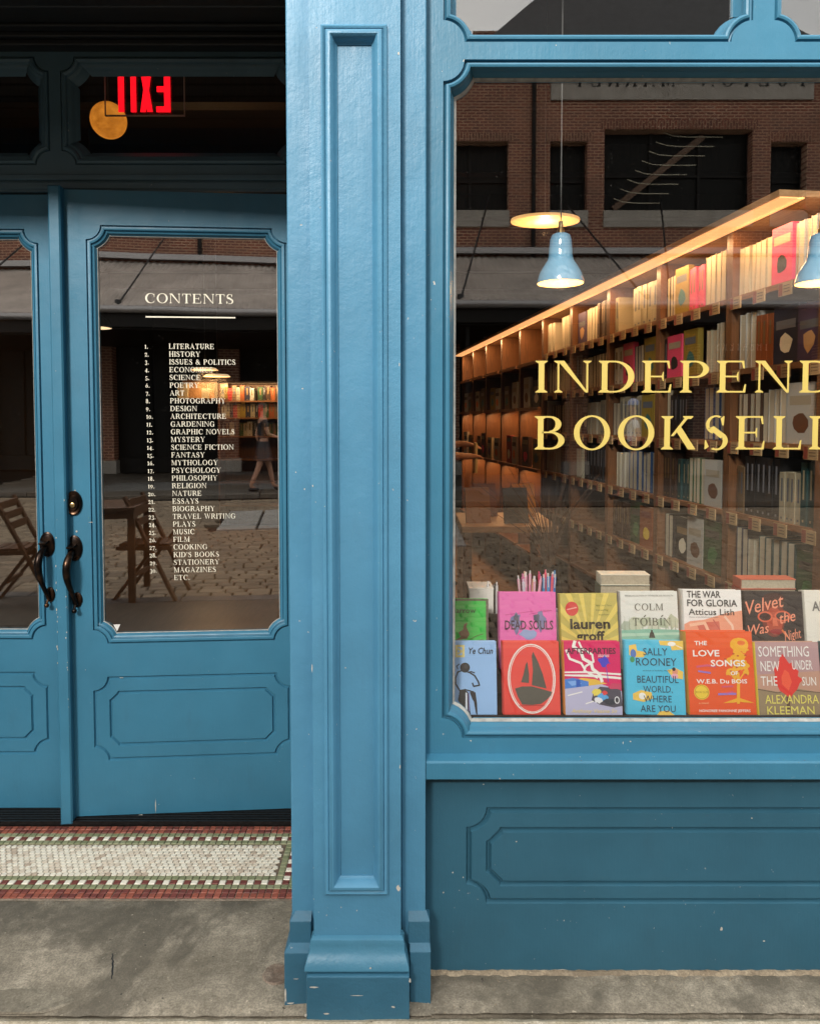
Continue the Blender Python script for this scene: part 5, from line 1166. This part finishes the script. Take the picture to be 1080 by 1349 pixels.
cover_book('orange book with a golden tree and moon and a mottled gold spine, front row', 909, 997, 832, 942, YB, TF, (236, 92, 44), (205, 152, 50), [
    cloud(gd, .80, .84, .14, .085, 1, 20, .03), ('e', (236, 120, 50), .83, .86, .06, .03),
    *[cloud(gd, .75+math.cos(k*1.9)*.17*((k % 5)/5+.2), .62+math.sin(k*2.7)*.15*((k % 4)/4+.3), .06, .035, 20+k, 10, .5) for k in range(26)], *[cloud((200, 90, 40), .75+math.cos(k*2.3)*.18*((k % 5)/5+.2), .6+math.sin(k*1.7)*.13, .02, .012, 60+k, 6, .4) for k in range(12)],
    ('l', gd, [(.73,.14),(.74,.25),(.75,.38),(.75,.5)], .045), ('l', gd, [(.75,.36),(.65,.5)], .02), ('l', gd, [(.75,.4),(.86,.52)], .02), ('p', gd, [(.5,.14),(.72,.2),(.76,.2),(.97,.14),(.8,.15),(.74,.16),(.66,.145)]),
    ('l', (215, 90, 120), [(.14,.575),(.3,.59),(.42,.575)], .03), ('l', (150, 120, 200), [(.16,.52),(.34,.50)], .025), ('l', (215, 90, 120), [(.5,.335),(.66,.34)], .025), ('l', (150, 120, 200), [(.44,.245),(.58,.25),(.7,.25)], .03), ('l', (215, 90, 120), [(.56,.26),(.66,.275)], .02),
    ('e', (240, 205, 60), .19, .27, .115, .09), ('r', (190, 150, 30), .19, .27, .105, .082, .01), ('t', (150, 110, 30), "BOOK CLUB", .10, .26, .022, .18),
    ('t', W_, 'THE', .12, .835, .05, .19, dict(off=.02)), ('t', W_, 'LOVE', .09, .70, .075, .40, dict(off=.02)), ('t', W_, 'SONGS', .35, .58, .075, .52, dict(off=.02)), ('t', W_, 'OF', .64, .475, .045, .11, dict(off=.02)), ('t', W_, 'W.E.B. Du BOIS', .12, .375, .05, .76, dict(off=.015)),
    ('t', (250, 200, 150), 'a novel', .14, .13, .025, .14), ('t', W_, 'HONOREE FANONNE JEFFERS', .14, .035, .03, .76, dict(off=.015))], th=.042)
cover_book('tan and mauve book with tall white letters and a red flame, front row far right', 1000, 1085, 846, 942, YB, TF, (196, 152, 132), (232, 208, 60), [
    ('p', (184, 148, 150), [(0,.55),(1,.6),(1,1),(0,1)]), ('p', (150, 130, 100), [(0,0),(1,0),(1,.3),(.6,.36),(.4,.3),(0,.36)]), ('l', (90, 70, 60), [(0,.35),(.3,.3),(.5,.34),(1,.3)], .012),
    ('t', W_, 'SOMETHING', .04, .80, .145, .80), ('t', W_, 'NEW', .06, .60, .14, .30), ('t', W_, 'UNDER', .56, .62, .13, .32), ('t', W_, 'THE', .05, .40, .13, .26), ('t', W_, 'SUN', .70, .40, .12, .22),
    ('p', (224, 52, 44), [(.42,.84),(.49,.74),(.52,.7),(.56,.72),(.58,.65),(.66,.6),(.64,.53),(.72,.48),(.66,.43),(.62,.35),(.54,.28),(.50,.22),(.42,.28),(.34,.33),(.30,.42),(.24,.46),(.28,.55),(.27,.63),(.34,.68),(.37,.77)]), ('p', (240, 90, 60), [(.44,.62),(.5,.58),(.54,.45),(.48,.33),(.38,.42),(.38,.52)]), ('l', (90, 60, 50), [(.46,.24),(.46,.08)], .05),
    ('t', (238, 226, 110), 'ALEXANDRA', .10, .155, .12, .84), ('t', (238, 226, 110), 'KLEEMAN', .12, .01, .11, .74)])
for k, c in enumerate(((60, 110, 120), (220, 190, 90), (210, 205, 195))):
    cover_book(['teal', 'mustard', 'off-white'][k]+' book in the front row, outside the right edge', 1092+k*88, 1168+k*88, 846, 942, YB, TF, c, c, [('p', (230, 225, 215), [(.15,.6),(.85,.6),(.85,.85),(.15,.85)]), ('e', (60, 60, 70), .5, .3, .25, .15)])
# --- back row on the riser
YBB = 1.985; TB = R(10); zb2 = .715
cover_book('bright green book with a brown bird and a wide dark edge, back row far left', 570, 644, 789, 850, YBB, TB, (66, 196, 84), (60, 160, 80), [
    ('p', (92, 84, 72), [(.955,0),(1,0),(1,1),(0,1),(0,.972),(.955,.972)]), ('s', (45, 60, 40), 'HARROW', .24, .78, .07, .0) if False else ('t', (40, 66, 40), 'Harrow', .32, .80, .075, .45, dict(off=.008)),
    ('p', (120, 88, 58), [(.38,.4),(.5,.42),(.62,.44),(.66,.5),(.6,.6),(.62,.66),(.56,.64),(.54,.56),(.46,.52),(.5,.46)]), ('p', (100, 76, 50), [(.3,.36),(.5,.4),(.72,.38),(.6,.32),(.4,.32)]), ('l', (90, 110, 60), [(.66,.42),(.8,.48),(.9,.5)], .012), ('l', (90, 110, 60), [(.7,.4),(.9,.42)], .01)], base=zb2, th=.024)
cover_book('tall pink book with ragged grey wings behind condensed capitals, back row', 659, 734.5, 780, 850, YBB, TB, (236, 118, 188), (214, 100, 168), [
    ('l', (200, 70, 130), [(.1,.70),(.6,.75)], .008), ('l', (200, 70, 130), [(.52,.71),(.92,.76)], .008), ('t', (200, 80, 140), 'a novel', .72, .755, .022, .18, dict(shear=.3)),
    cloud((128, 128, 170), .29, .60, .09, .13, 2, 16, .35), cloud((128, 128, 170), .72, .62, .1, .12, 12, 16, .35), cloud((90, 90, 110), .3, .66, .05, .05, 31, 12, .4), cloud((90, 90, 110), .66, .66, .06, .05, 32, 12, .4), cloud((150, 170, 215), .5, .45, .14, .06, 33, 14, .3), cloud((236, 118, 188), .5, .62, .07, .07, 34, 12, .2),
    ('t', (66, 40, 56), 'DEAD SOULS', .09, .515, .115, .85, dict(off=.012))], base=zb2)
cover_book('olive gold book with wavy yellow sun rays and a round red seal, back row', 741, 817, 782, 850, YBB, TB, (196, 182, 98), (176, 160, 70), [
    *[('p', (228, 206, 104), [(.5,.3),(.5+.9*math.cos(R(a)), .3+1.0*math.sin(R(a))), (.5+.9*math.cos(R(a+7)), .3+1.0*math.sin(R(a+7)))]) for a in (8, 24, 40, 60, 78, 98, 116, 134, 150, 166)],
    ('p', (196, 182, 98), [(1,1.0),(1.4,1.0),(1.4,0),(1,0)]),
    ('e', (212, 58, 58), .2, .80, .115, .095), ('l', (235, 170, 160), [(.12,.79),(.28,.815)], .02), ('t', (110, 120, 60), 'New York Times', .62, .83, .022, .28, dict(shear=.3)), ('t', (110, 120, 60), 'bestselling', .62, .77, .022, .22, dict(shear=.3)), ('t', (110, 120, 60), 'author', .66, .71, .022, .2, dict(shear=.3)),
    ('t', (40, 34, 28), 'lauren', .16, .535, .13, .70, dict(off=.03)), ('t', (40, 34, 28), 'groff', .26, .38, .12, .50, dict(off=.03))], base=zb2)
cover_book('white book with thin grey capitals over a misty green park, back row', 821, 897.5, 779, 850, YBB, TB, (228, 228, 222), (170, 170, 165), [
    *[cloud(c_, .1+.16*k, .55+.03*(k % 3), .12, .07+.02*(k % 2), 40+k, 14, .3) for k, c_ in enumerate([(176,186,168), (196,200,176), (186,192,166), (204,206,186), (178,190,164), (192,196,170)])],
    *[('p', (158, 166, 148), [(x, .5), (x+.02, .5), (x+.012, .66+.03*((x*37) % 1))]) for x in (.05, .13, .24, .36, .52, .63, .76, .86, .93)],
    ('p', (140, 190, 168), [(0,0),(1,0),(1,.5),(.5,.515),(0,.5)]), ('p', (176, 210, 188), [(0,.42),(1,.44),(1,.47),(0,.46)]), ('p', (50, 52, 48), [(.47,.4),(.58,.4),(.555,.47),(.54,.475),(.54,.50),(.51,.50),(.51,.475),(.49,.465)]),
    ('t', (110, 110, 110), 'BESTSELLING AUTHOR OF THE MASTER AND BROOKLYN', .08, .935, .018, .84), ('s', (110, 108, 96), 'COLM', .24, .755, .085, .50), ('s', (96, 98, 84), 'TOIBIN', .2, .56, .095, .66), ('l', (96, 98, 84), [(.40,.67),(.43,.69)], .018), ('l', (96, 98, 84), [(.70,.67),(.73,.69)], .018)], base=zb2)
cover_book('white book with bold dark grotesque lines over flesh coloured curves, back row', 904, 981.5, 777, 850, YBB, TB, (240, 238, 235), (228, 226, 222), [
    ('p', (232, 158, 128), [(0,0),(1,0),(1,.74),(.7,.7),(.35,.62),(.1,.60),(0,.56)]), ('p', (206, 108, 90), [(.2,.58),(.6,.6),(.62,.4),(.3,.4)]), ('l', (240, 190, 160), [(.1,.55),(.35,.58),(.45,.4)], .05), ('l', (190, 90, 80), [(.5,.62),(.6,.5),(.62,.35)], .02), ('l', (240, 200, 176), [(.7,.66),(.82,.55),(.85,.4)], .04),
    ('t', K_, 'THE WAR', .06, .90, .085, .58, dict(off=.015)), ('t', K_, 'FOR GLORIA', .06, .79, .085, .86, dict(off=.015)), ('t', K_, 'Atticus Lish', .08, .68, .08, .78, dict(off=.006)), ('t', (120, 116, 112), 'Winner of the PEN/Faulkner Award', .08, .645, .016, .5)], base=zb2, th=.038)
dk = (52, 48, 50); pe = (240, 150, 120)
cover_book('charcoal book with a red lit face and coral handwritten letters, back row', 986, 1063, 779, 850, YBB, TB, dk, (40, 36, 38), [
    ('e', (120, 48, 36), .48, .66, .20, .25), ('e', (176, 72, 50), .50, .62, .14, .18), ('e', (64, 32, 28), .50, .90, .2, .08), ('r', (214, 96, 66), .34, .67, .13, .07, .035), ('e', (58, 30, 30), .34, .67, .10, .05), ('r', (214, 96, 66), .64, .68, .14, .07, .035), ('e', (58, 30, 30), .64, .68, .11, .05), ('p', (214, 108, 78), [(.47,.66),(.53,.66),(.56,.55),(.46,.55)]), ('e', (150, 44, 48), .52, .48, .11, .035), ('l', (230, 120, 60), [(.62,.5),(.7,.42)], .03),
    ('t', pe, 'Velvet', .05, .70, .17, .66, dict(shear=.35, off=.004, rot=.22)), ('t', pe, 'Was', .05, .43, .13, .36, dict(shear=.35, off=.004, rot=.15)), ('t', pe, 'the', .60, .58, .14, .28, dict(shear=.35, off=.004, rot=.22)), ('t', pe, 'Night', .66, .36, .13, .3, dict(shear=.35, rot=.2))], base=zb2)
cover_book('off-white book with grey capitals at the right edge, back row', 1066, 1142, 778, 850, YBB, TB, (232, 228, 218), (200, 196, 186), [
    ('t', (112, 110, 108), 'AMERICA', .12, .74, .12, .8, dict(off=.02)), ('p', (226, 172, 90), [(.25,.3),(.8,.3),(.8,.62),(.25,.62)]), ('e', (150, 60, 40), .5, .45, .15, .12)] , base=zb2)
for k, c in enumerate(((150, 60, 50), (60, 90, 130))):
    cover_book(['brick red', 'slate blue'][k]+' book in the back row, outside the right edge', 1150+k*88, 1226+k*88, 779, 850, YBB, TB, c, c, [('p', (225, 220, 210), [(.15,.6),(.85,.6),(.85,.8),(.15,.8)])], base=zb2)
# display stand
ds = empty('display_stand', (.85, 2.0, 0)); tag(ds, 'dark stepped wooden stand carrying the window books', 'display stand')
MB().box(-.74, .76, -.135, .03, .2, zf).build('lower_step', M['wood_dark'], ds)
MB().box(-.74, .76, -.0, .26, zf+.001, zb2).build('upper_step', M['riser'] if 'riser' in M else wood('riser_wood', (.035, .018, .012), (.08, .045, .028), .5, (2, 10, 10)), ds)
MB().box(-.74, .76, -.012, -.0005, zb2-.02, zb2).build('step_nosing', M['wood_dark'], ds); MB().box(-.74, .76, -.008, -.0005, zb2-.075, zb2-.068).build('step_bead', M['wood_dark'], ds)
MB().box(-.74, .76, .26, .50, .2, zb2+.02).build('rear_shelf', M['wood_dark'], ds)
# pens, cups, notebook stacks behind the rows
zr = zb2+.021
def pens(u, v, y, cols, n, spread, label, pot, seed, hgt=.165):
    x, zt = A(u, v, y); q = random.Random(seed); t = empty('pen_cup', (x, y, zr)); tag(t, label, 'pen cup')
    MB().lathe([(.0001, .002), (.034, .002), (.036, .10), (.033, .10), (.031, .006)], n=24).build('cup', pot, t, smooth=True)
    made = []
    for k in range(n):
        a = q.uniform(0, 6.28); r1 = q.uniform(.3, 1)*spread; ln = (zt-zr)*q.uniform(.90, 1.0); c = q.choice(cols)
        p0 = (.012*math.cos(a), .012*math.sin(a), .01); p1 = (r1*math.cos(a), r1*math.sin(a)*.7, ln)
        mb = MB(); mb.bar(p0, p1, .0042, 8); d = (Vector(p1)-Vector(p0)).normalized(); p2 = Vector(p1)+d*.010; mb.bar(p1, p2, .0022, 6, m=1)
        mb.bar(Vector(p1)-d*.03+Vector((0, -.005, 0)), Vector(p1)+Vector((0, -.005, 0)), .0012, 5, m=1)
        made.append((p1[0], mb.build('pen', [P(*c), P(235, 232, 230) if k % 2 else P(*c)], None, loc=(x, y, zr))))
    for k, (_, o) in enumerate(sorted(made, key=lambda e: e[0])): tag(o, f'thin pen, {ordn[k]} from the left in the {pens_where}', 'pen', 'pens in the '+pens_where)
pens_where = 'pastel bunch above the pink book, left cup'
pens(697, 757, 2.14, [(240,190,170), (236,150,190), (240,176,200), (225,220,235), (240,205,160), (220,120,170)], 13, .036, 'cup of pastel pens showing above the pink book', P(236, 120, 180), 5)
pens_where = 'bright bunch above the pink book, right cup'
pens(722, 754, 2.15, [(230,180,60), (40,110,200), (235,90,120), (240,240,245), (210,60,110), (90,160,220)], 12, .036, 'cup of brightly coloured pens just right of the pastel ones', P(230, 230, 235), 6)
pens_where = 'black bunch left of the pink book'
pens(650, 770, 2.14, [(30,30,32), (60,58,60), (200,200,205)], 8, .026, 'cup of black pens between the green and the pink book', M['black'], 8)
def stack(u0, u1, vt, y, items, label):
    xa, zt = A(u0, vt, y); xb, _ = A(u1, vt, y); z = zr; n = len(items); hh = (zt-zr)/n
    for k, c in enumerate(items):
        o = empty('notebook', ((xa+xb)/2, y, z)); w = (xb-xa)/2-.002*(k % 2)
        MB().box(-w, w, 0, .06, 0, .0018).build('back_cover', P(*c), o); MB().box(-w, w, 0, .06, hh-.0025, hh-.0005).build('front_cover', P(*c), o); MB().box(-w+.002, w-.002, .002, .058, .0019, hh-.0026).build('pages', pagem, o)
        MB().box(-w-.0012, -w, 0, .06, .0, hh-.0005).build('spine', P(*c), o)
        o.rotation_euler.z = R((-1)**k*1.2); tag(o, f'{label}, {ordn[k]} from the bottom', 'notebook', 'notebooks stacked behind the display'); z += hh
stack(791, 857, 757, 2.2, [(70, 84, 70), (215, 212, 196), (66, 80, 68), (200, 198, 180), (74, 88, 74), (236, 232, 214)], 'pale notebook in the stack behind the misty park book')
stack(976, 1049, 763, 2.2, [(150, 60, 44), (225, 220, 205), (140, 56, 42), (220, 205, 190), (150, 62, 46), (196, 110, 88)], 'brick red and white notebook in the stack behind the charcoal book')
x_, z_ = A(634, 777, 2.12); o = MB().box(-.035, .035, 0, .09, 0, z_-zr).build('card_box', P(235, 232, 225), None, loc=(x_, 2.12, zr)); tag(o, 'small white card box behind the green book', 'card box')
MB().box(-.036, .036, -.001, .091, z_-zr, z_-zr+.004).build('box_lid', P(240, 238, 232), o)
x_, z_ = A(607, 781, 2.12); t = empty('trinket_dish', (x_, 2.12, zr)); tag(t, 'little metal dish of trinkets behind the green book', 'dish')
MB().lathe([(.0001, .08), (.03, .082), (.036, .096), (.034, .096), (.0001, .084)], n=20).build('dish', M['steel'], t, smooth=True)
for k in range(7): MB().ball((.02*math.cos(k*1.1), .02*math.sin(k*1.1), .095), .007, 8).build('trinket', P(*[(220,210,180), (60,60,62), (190,150,80)][k % 3]), t, smooth=True)

# ------------------------------------------------------------------ people inside and across the street
t = person((.17, 6.2, 0), R(100), 'browsing person behind the window frame, only the forearms with a book in view', dict(fx=.04, armL=fwd(.0), armR=((.22, -.03, 1.14), (.14, -.28, 1.20), (.11, -.37, 1.19))), P(40, 40, 44), P(30, 34, 48), P(40, 26, 20))
o = MB().box(-.01, .01, -.08, .08, -.13, .12).build('held_book', P(220, 200, 150), None, loc=(.55, 6.2, 1.09)); tag(o, 'thin cream book held in the hands at the left edge of the window', 'book'); MB().box(-.008, .008, -.078, .0805, -.128, .1205).build('pages', pagem, o)
swing = dict(fx=.26, armL=((-.22, .08, 1.12), (-.22, .02, .90), (-.22, -.02, .83)), armR=((.22, -.05, 1.12), (.18, -.26, 1.06), (.14, -.30, 1.06)))
person((-1.1, -9.85, 0), R(75), 'person in a black top and short skirt walking on the far pavement', swing, P(26, 26, 30), P(22, 22, 26), P(50, 32, 24), skirt=True)
person((4.0, -9.6, 0), R(-80), 'person in a white shirt and pale blue cap walking on the far pavement', swing, P(225, 225, 228), P(70, 76, 90), P(60, 45, 35), hat=P(130, 150, 200))
# ------------------------------------------------------------------ across the street (seen in the panes)
YW = -15.6
def RX(u, Y=YW): return (u-540)/FOC*(2*YG-Y)
def RZ(v, Y=YW): return AZ(v, 2*YG-Y)
mk = empty('market_building', (0, YW, 0)); tag(mk, 'long red brick market building across the street, mirrored in the panes', 'building')
def mp_(mb, name, mats, **kw):
    mb.v = [(v[0], v[1]-YW, v[2]) for v in mb.v]; return mb.build(name, mats, mk, **kw)
ZB0, ZBT = 4.2, RZ(78)
wins = []
zs, zt_big, zt_small = RZ(277), RZ(170), RZ(186)
big = [(792, 984)]; small = [(722, 770), (1008, 1055)]; 
for a, b in big: wins.append((RX(a), RX(b), zs, zt_big))
for a, b in small: wins.append((RX(a), RX(b), zs, zt_small))
wins.append((RX(570), RX(668), zs, zt_small)); wins.append((-2.4, -.6, zs, zt_big)); wins.append((-4.6, -3.4, zs, zt_small)); wins.append((-8.6, -5.6, zs, zt_big))
wins.append((11.6, 14.4, zs, zt_big))
holes = [rect(a, z0, b, z1) for a, b, z0, z1 in wins]
mb = MB(); sheet(mb, rect(-16, ZB0, 18, ZBT), holes, YW); mb.f = [tuple(reversed(f)) for f in mb.f]
for h in holes: rim(mb, h, YW, YW-.35)
mp_(mb, 'brick_wall', M['brick'])
M['sash'] = plain('dark_sash', (.014, .013, .012), .6, spec=.15); 
m, t, b = newmat('dim_far_glass'); b.inputs['Base Color'].default_value = (.008, .008, .007, 1); b.inputs['Roughness'].default_value = .45; b.inputs['Specular IOR Level'].default_value = .12; M['fglass'] = m
M['limestone'] = concrete('limestone', (.36, .32, .27), (.48, .44, .38), 2, .15)
q = random.Random(2)
for a, b, z0, z1 in wins:
    n = max(1, round((b-a)/1.2)); fo = mp_(MB().box(a, b, YW-.36, YW-.34, z0, z1), 'window', M['fglass'])
    mb = MB()
    for k in range(n+1):
        x = a+(b-a)*k/n; mb.box(max(a, x-.04), min(b, x+.04), YW-.33, YW-.28, z0, z1)
    mb.box(a, b, YW-.325, YW-.285, z0+(z1-z0)*.45, z0+(z1-z0)*.45+.06); mb.v = [(v[0], v[1]-YW, v[2]) for v in mb.v]; mb.build('frame', M['sash'], fo)
    mp_(MB().box(a-.02, b+.02, YW-.02, YW+.06, z0-.42, z0-.003), 'window_sill', M['limestone'])
    mb = MB(); x = a-.1
    while x < b+.1: mb.box(x+.006, x+.069, YW-.02, YW+.018, z1+.004, z1+.22); x += .075
    mp_(mb, 'soldier_course', M['brick_v']).__setitem__('kind', 'stuff')
# open stair and a string of thin light tubes behind the large window
a, b, z0, z1 = wins[0]
mb = MB(); mb.beam((a+.3, YW-.22, z0+.1), (a+2.6, YW-.22, z1-.1), .04, .16); mp_(mb, 'inner_stair', P(92, 66, 44))
tubem = P(190, 184, 160)
for k in range(8):
    zz = z0+.25+k*.24; xx = a+.4+k*.18; mb = MB(); mb.tube([(xx-.1, YW-.2, zz+.12), (xx+.15, YW-.2, zz+.03), (xx+.5, YW-.2, zz), (xx+1.1+.05*k, YW-.2, zz)], .011, 6); mp_(mb, 'curved_rod', tubem)
# carved band with the market's name
xa, xb = RX(722), RX(1060); za, zb_ = RZ(132), RZ(92)
band = mp_(MB().box(xa, xb, YW, YW+.07, za, zb_), 'name_band', M['limestone'])
mb = MB(); hh = .42; serif(mb, 'FULTON', 0, 0, hh, 0, .5, bold=.01); w1 = max(v[0] for v in mb.v); 
u0, u1 = RX(1048), RX(914); mb.v = [(u0+v[0]/w1*(u1-u0), .075-v[1], RZ(115)+v[2]) for v in mb.v]
m2 = MB(); serif(m2, 'MARKET', 0, 0, hh, 0, .5, bold=.01); w1 = max(v[0] for v in m2.v); u0, u1 = RX(880), RX(752); m2.v = [(u0+v[0]/w1*(u1-u0), .075-v[1], RZ(115)+v[2]) for v in m2.v]
mb.add(m2.v, m2.f); mb.build('band_lettering', M['sash'], band)
for z in (za-.0,): pass
# brick piers, drainpipe, cornice, roof
for x in (RX(700), -3.0, 10.9): 
    mb = MB(); mb.tube([(x, YW+.08, 4.6), (x, YW+.08, 10.4), (x, YW+.2, 10.8)], .055, 8); mb.box(x-.14, x+.14, YW+.02, YW+.2, 10.2, 10.5); mp_(mb, 'drainpipe', M['sash'])
mp_(MB().box(-16, 18, YW-.2, YW+.25, ZBT, ZBT+.18), 'eaves_cornice', M['sash'])
slate = plain('dark_slate', (.05, .05, .052), .6, var=.5, scale=6)
mb = MB()
def roofblock(x0, x1, zt, sl):
    y0, y1 = YW+.1, YW-9; mb.add([(x0, y0, ZBT+.18), (x1, y0, ZBT+.18), (x1, y1, ZBT+.18), (x0, y1, ZBT+.18), (x0+sl, y0-sl*.9, zt), (x1-sl, y0-sl*.9, zt), (x1-sl, y1+sl, zt), (x0+sl, y1+sl, zt)], [(4, 5, 6, 7), (0, 1, 5, 4), (1, 2, 6, 5), (2, 3, 7, 6), (3, 0, 4, 7)])
roofblock(RX(622), RX(1092), RZ(-60), 2.0)
mp_(mb, 'slate_roof', slate)
mb = MB(); roofblock(-16, RX(634)-.1, RZ(30, YW-1), 3.0); roofblock(RX(1082)+.1, 18, RZ(28, YW-1), 3.0); mp_(mb, 'low_roof', slate)
for x in (RX(645), RX(1065)): mp_(MB().box(x-.35, x+.35, YW-2.2, YW-1.5, ZBT, ZBT+1.5), 'chimney', M['brick'])
mp_(MB().box(-16, 18, YW-9.2, YW-.4, 0, ZBT), 'building_core', M['sash'])
# ground floor: dark shopfronts between piers
mp_(MB().box(-16, 18, YW-.39, YW-.1, 3.55, ZB0), 'shop_fascia', M['sash'])
for x in [-15.5+i*3.3 for i in range(11)]:
    mp_(MB().box(x-.28, x+.28, YW-.38, YW+.12, 0, 4.2), 'brick_pier', M['brick']); mp_(MB().box(x-.34, x+.34, YW-.38, YW+.2, 0, .35), 'pier_base', M['limestone'])
for i in range(10):
    x0 = -15.2+i*3.3; mp_(MB().box(x0, x0+2.7, YW-.37, YW-.35, .4, 3.5), 'shop_window', M['fglass']); mp_(MB().box(x0, x0+2.7, YW-.36, YW-.2, 0, .4), 'shop_stallriser', M['sash'])
    for k in range(1, 3): mp_(MB().box(x0+k*.9-.03, x0+k*.9+.03, YW-.345, YW-.28, .4, 3.5), 'mullion', M['sash'])
mb = MB(); m2 = MB(); serif(m2, 'THEATERS', 0, 0, .26, 0, .55, bold=.03); w1 = max(v[0] for v in m2.v)
u0, u1 = RX(1013, -15.3), RX(945, -15.3); mb.add([(u0+v[0]/w1*(u1-u0), YW+.16-v[1], RZ(461, -15.3)+v[2]) for v in m2.v], m2.f)
sg = empty('theatre_sign', (0, YW+.1, 0)); tag(sg, 'dark signboard with small white capitals under the far awning', 'sign'); 
mb.v = [(v[0], v[1]-YW-.1, v[2]) for v in mb.v]; mb.build('sign_lettering', P(250, 248, 240), sg)
MB().box(u1-.4, u0+.4, .0, .055, RZ(461)-.25, RZ(461)+.5).build('sign_board', M['sash'], sg)
# corrugated awning with gutter and tie rods
YA = -11.6; zg, zw = 3.84, RZ(339)
aw = empty('awning', (0, YW, 0)); tag(aw, 'long corrugated steel awning hung on rods over the far pavement', 'awning')
mb = MB(); x = -16; k = 0; vs = []; nk = int(34/.085)
for k in range(nk+1): vs += [(x+k*.085, 4.0, zg+(.045 if k % 2 else -.0)), (x+k*.085, .02, zw+(.045 if k % 2 else 0))]
mb.add(vs, [(2*k, 2*k+2, 2*k+3, 2*k+1) for k in range(nk)]); mb.build('corrugated_sheet', plain('grey_corrugated', (.55, .48, .42), .45, .1, scale=1.5, var=.35), aw)
MB().box(-16, 18, -.02, .25, zw+.06, RZ(328)).build('flashing', M['steel'], aw)
mb = MB(); mb.tube([(-16, 4.06, zg-.06), (18, 4.06, zg-.06)], .085, 12); mb.build('gutter', M['steel'], aw, smooth=True)
MB().box(-16, 18, 3.9, 4.0, zg-.42, zg-.05).build('fascia_board', M['sash'], aw); MB().box(-16, 18, .1, 3.9, zg-.46, zg-.43).build('awning_ceiling', M['sash'], aw)
for i, x in enumerate((-9.6, -6.2, -3.3, -.9, 1.15+.9, 3.8, 6.4, 9.6, 12.4)):
    x1 = x+(-1.0 if i % 2 == 0 else 1.1); mb = MB(); mb.bar((x, .05, 7.2), (x1, 3.8, zg+.08), .022, 6); mb.bar((x1, 3.8, zg), (x1, 3.8, zg+.18), .07, 8); mb.build('tie_rod', M['black'], aw)
for x in (-12, -5.4, 1.2, 8.9, 15): mb = MB(); mb.bar((x, 3.7, 0), (x, 3.7, zg-.4), .05, 10); mb.build('awning_post', M['sash'], aw)
# flanking buildings close the street so that the sky meets roofs
for x0, x1, h, lb in ((-44, -17, 14, 'brick building left of the market across the street'), (19, 44, 15, 'brick building right of the market across the street')):
    o = MB().box(x0, x1, YW-9, YW+.3, 0, h).build('brick_building', M['brick']); tag(o, lb, 'building')
    for i in range(6):
        for j in range(3): MB().box(x0+1.5+i*4, x0+3.3+i*4, YW+.3, YW+.32, 3.5+j*3.5, 5.6+j*3.5).build('window', M['fglass'], o)
# cafe table and folding chairs on the near pavement behind the viewer
CW = wood('slatted_wood', (.10, .045, .02), (.17, .08, .035), .5, (8, 8, 8))
tb = empty('cafe_table', (-1.97, -1.02, GR)); tag(tb, 'dark wooden cafe table on the near pavement, mirrored in the door glass', 'table')
for k in range(5): MB().box(-.32, .32, -.32+k*.13, -.32+k*.13+.12, .72, .745).build('slat', CW, tb)
MB().box(-.31, .31, -.31, .31, .66, .719).build('apron', CW, tb)
for sx_ in (-.29, .29):
    for sy_ in (-.29, .29): MB().box(sx_-.025, sx_+.025, sy_-.025, sy_+.025, 0, .66).build('leg', CW, tb)
def fchair(x, y, rz, label):
    t = empty('folding_chair', (x, y, GR), rz); tag(t, label, 'folding chair', 'folding chairs at the cafe tables')
    for s_ in (-1, 1):
        mb = MB(); mb.beam((s_*.19, .24, 0), (s_*.19, -.02+.0-.14, .82), .022, .045, (1, 0, 0)); mb.build('back_leg', CW, t)
        mb = MB(); mb.beam((s_*.165, -.26, 0), (s_*.165, .12, .50), .022, .04, (1, 0, 0)); mb.build('front_leg', CW, t)
    for k in range(6): MB().box(-.15, .15, -.22+k*.068, -.22+k*.068+.058, .43, .448).build('seat_slat', CW, t)
    for s_ in (-1, 1): MB().box(s_*.155-.012, s_*.155+.012, -.24, .20, .40, .429).build('seat_rail', CW, t)
    for k in range(3):
        zz = .62+k*.075; yy_ = -.0; mb = MB(); y_ = .24-(.40)*(zz/.82); mb.beam((-.19, y_, zz), (.19, y_, zz), .018, .055, (0, 0, 1)); mb.build('back_slat', CW, t)
    mb = MB(); mb.beam((-.165, -.1, .20), (.165, -.1, .20), .02, .03); mb.build('stretcher', CW, t); return t
fchair(-1.56, -.96, R(-82), 'dark wooden folding chair beside the cafe table, mirrored in the ajar door')
fchair(-2.98, -.55, R(-100), 'dark wooden folding chair mirrored in the closed left door')
# parasol and a street planter further off, faint in the panes
for x, y, lb in ((-6.5, -3.0, 'closed dark parasol standing on the near pavement far left'),):
    t = empty('parasol', (x, -.4, GR)); tag(t, lb, 'parasol'); MB().bar((0, 0, 0), (0, 0, 2.4), .025, 10).build('pole', M['black'], t); MB().lathe([(.05, .9), (.16, 1.2), (.10, 1.9), (.02, 2.35)], n=12).build('canopy', P(90, 60, 60), t, smooth=True); MB().box(-.25, .25, -.25, .25, 0, .06).build('base', M['black'], t)
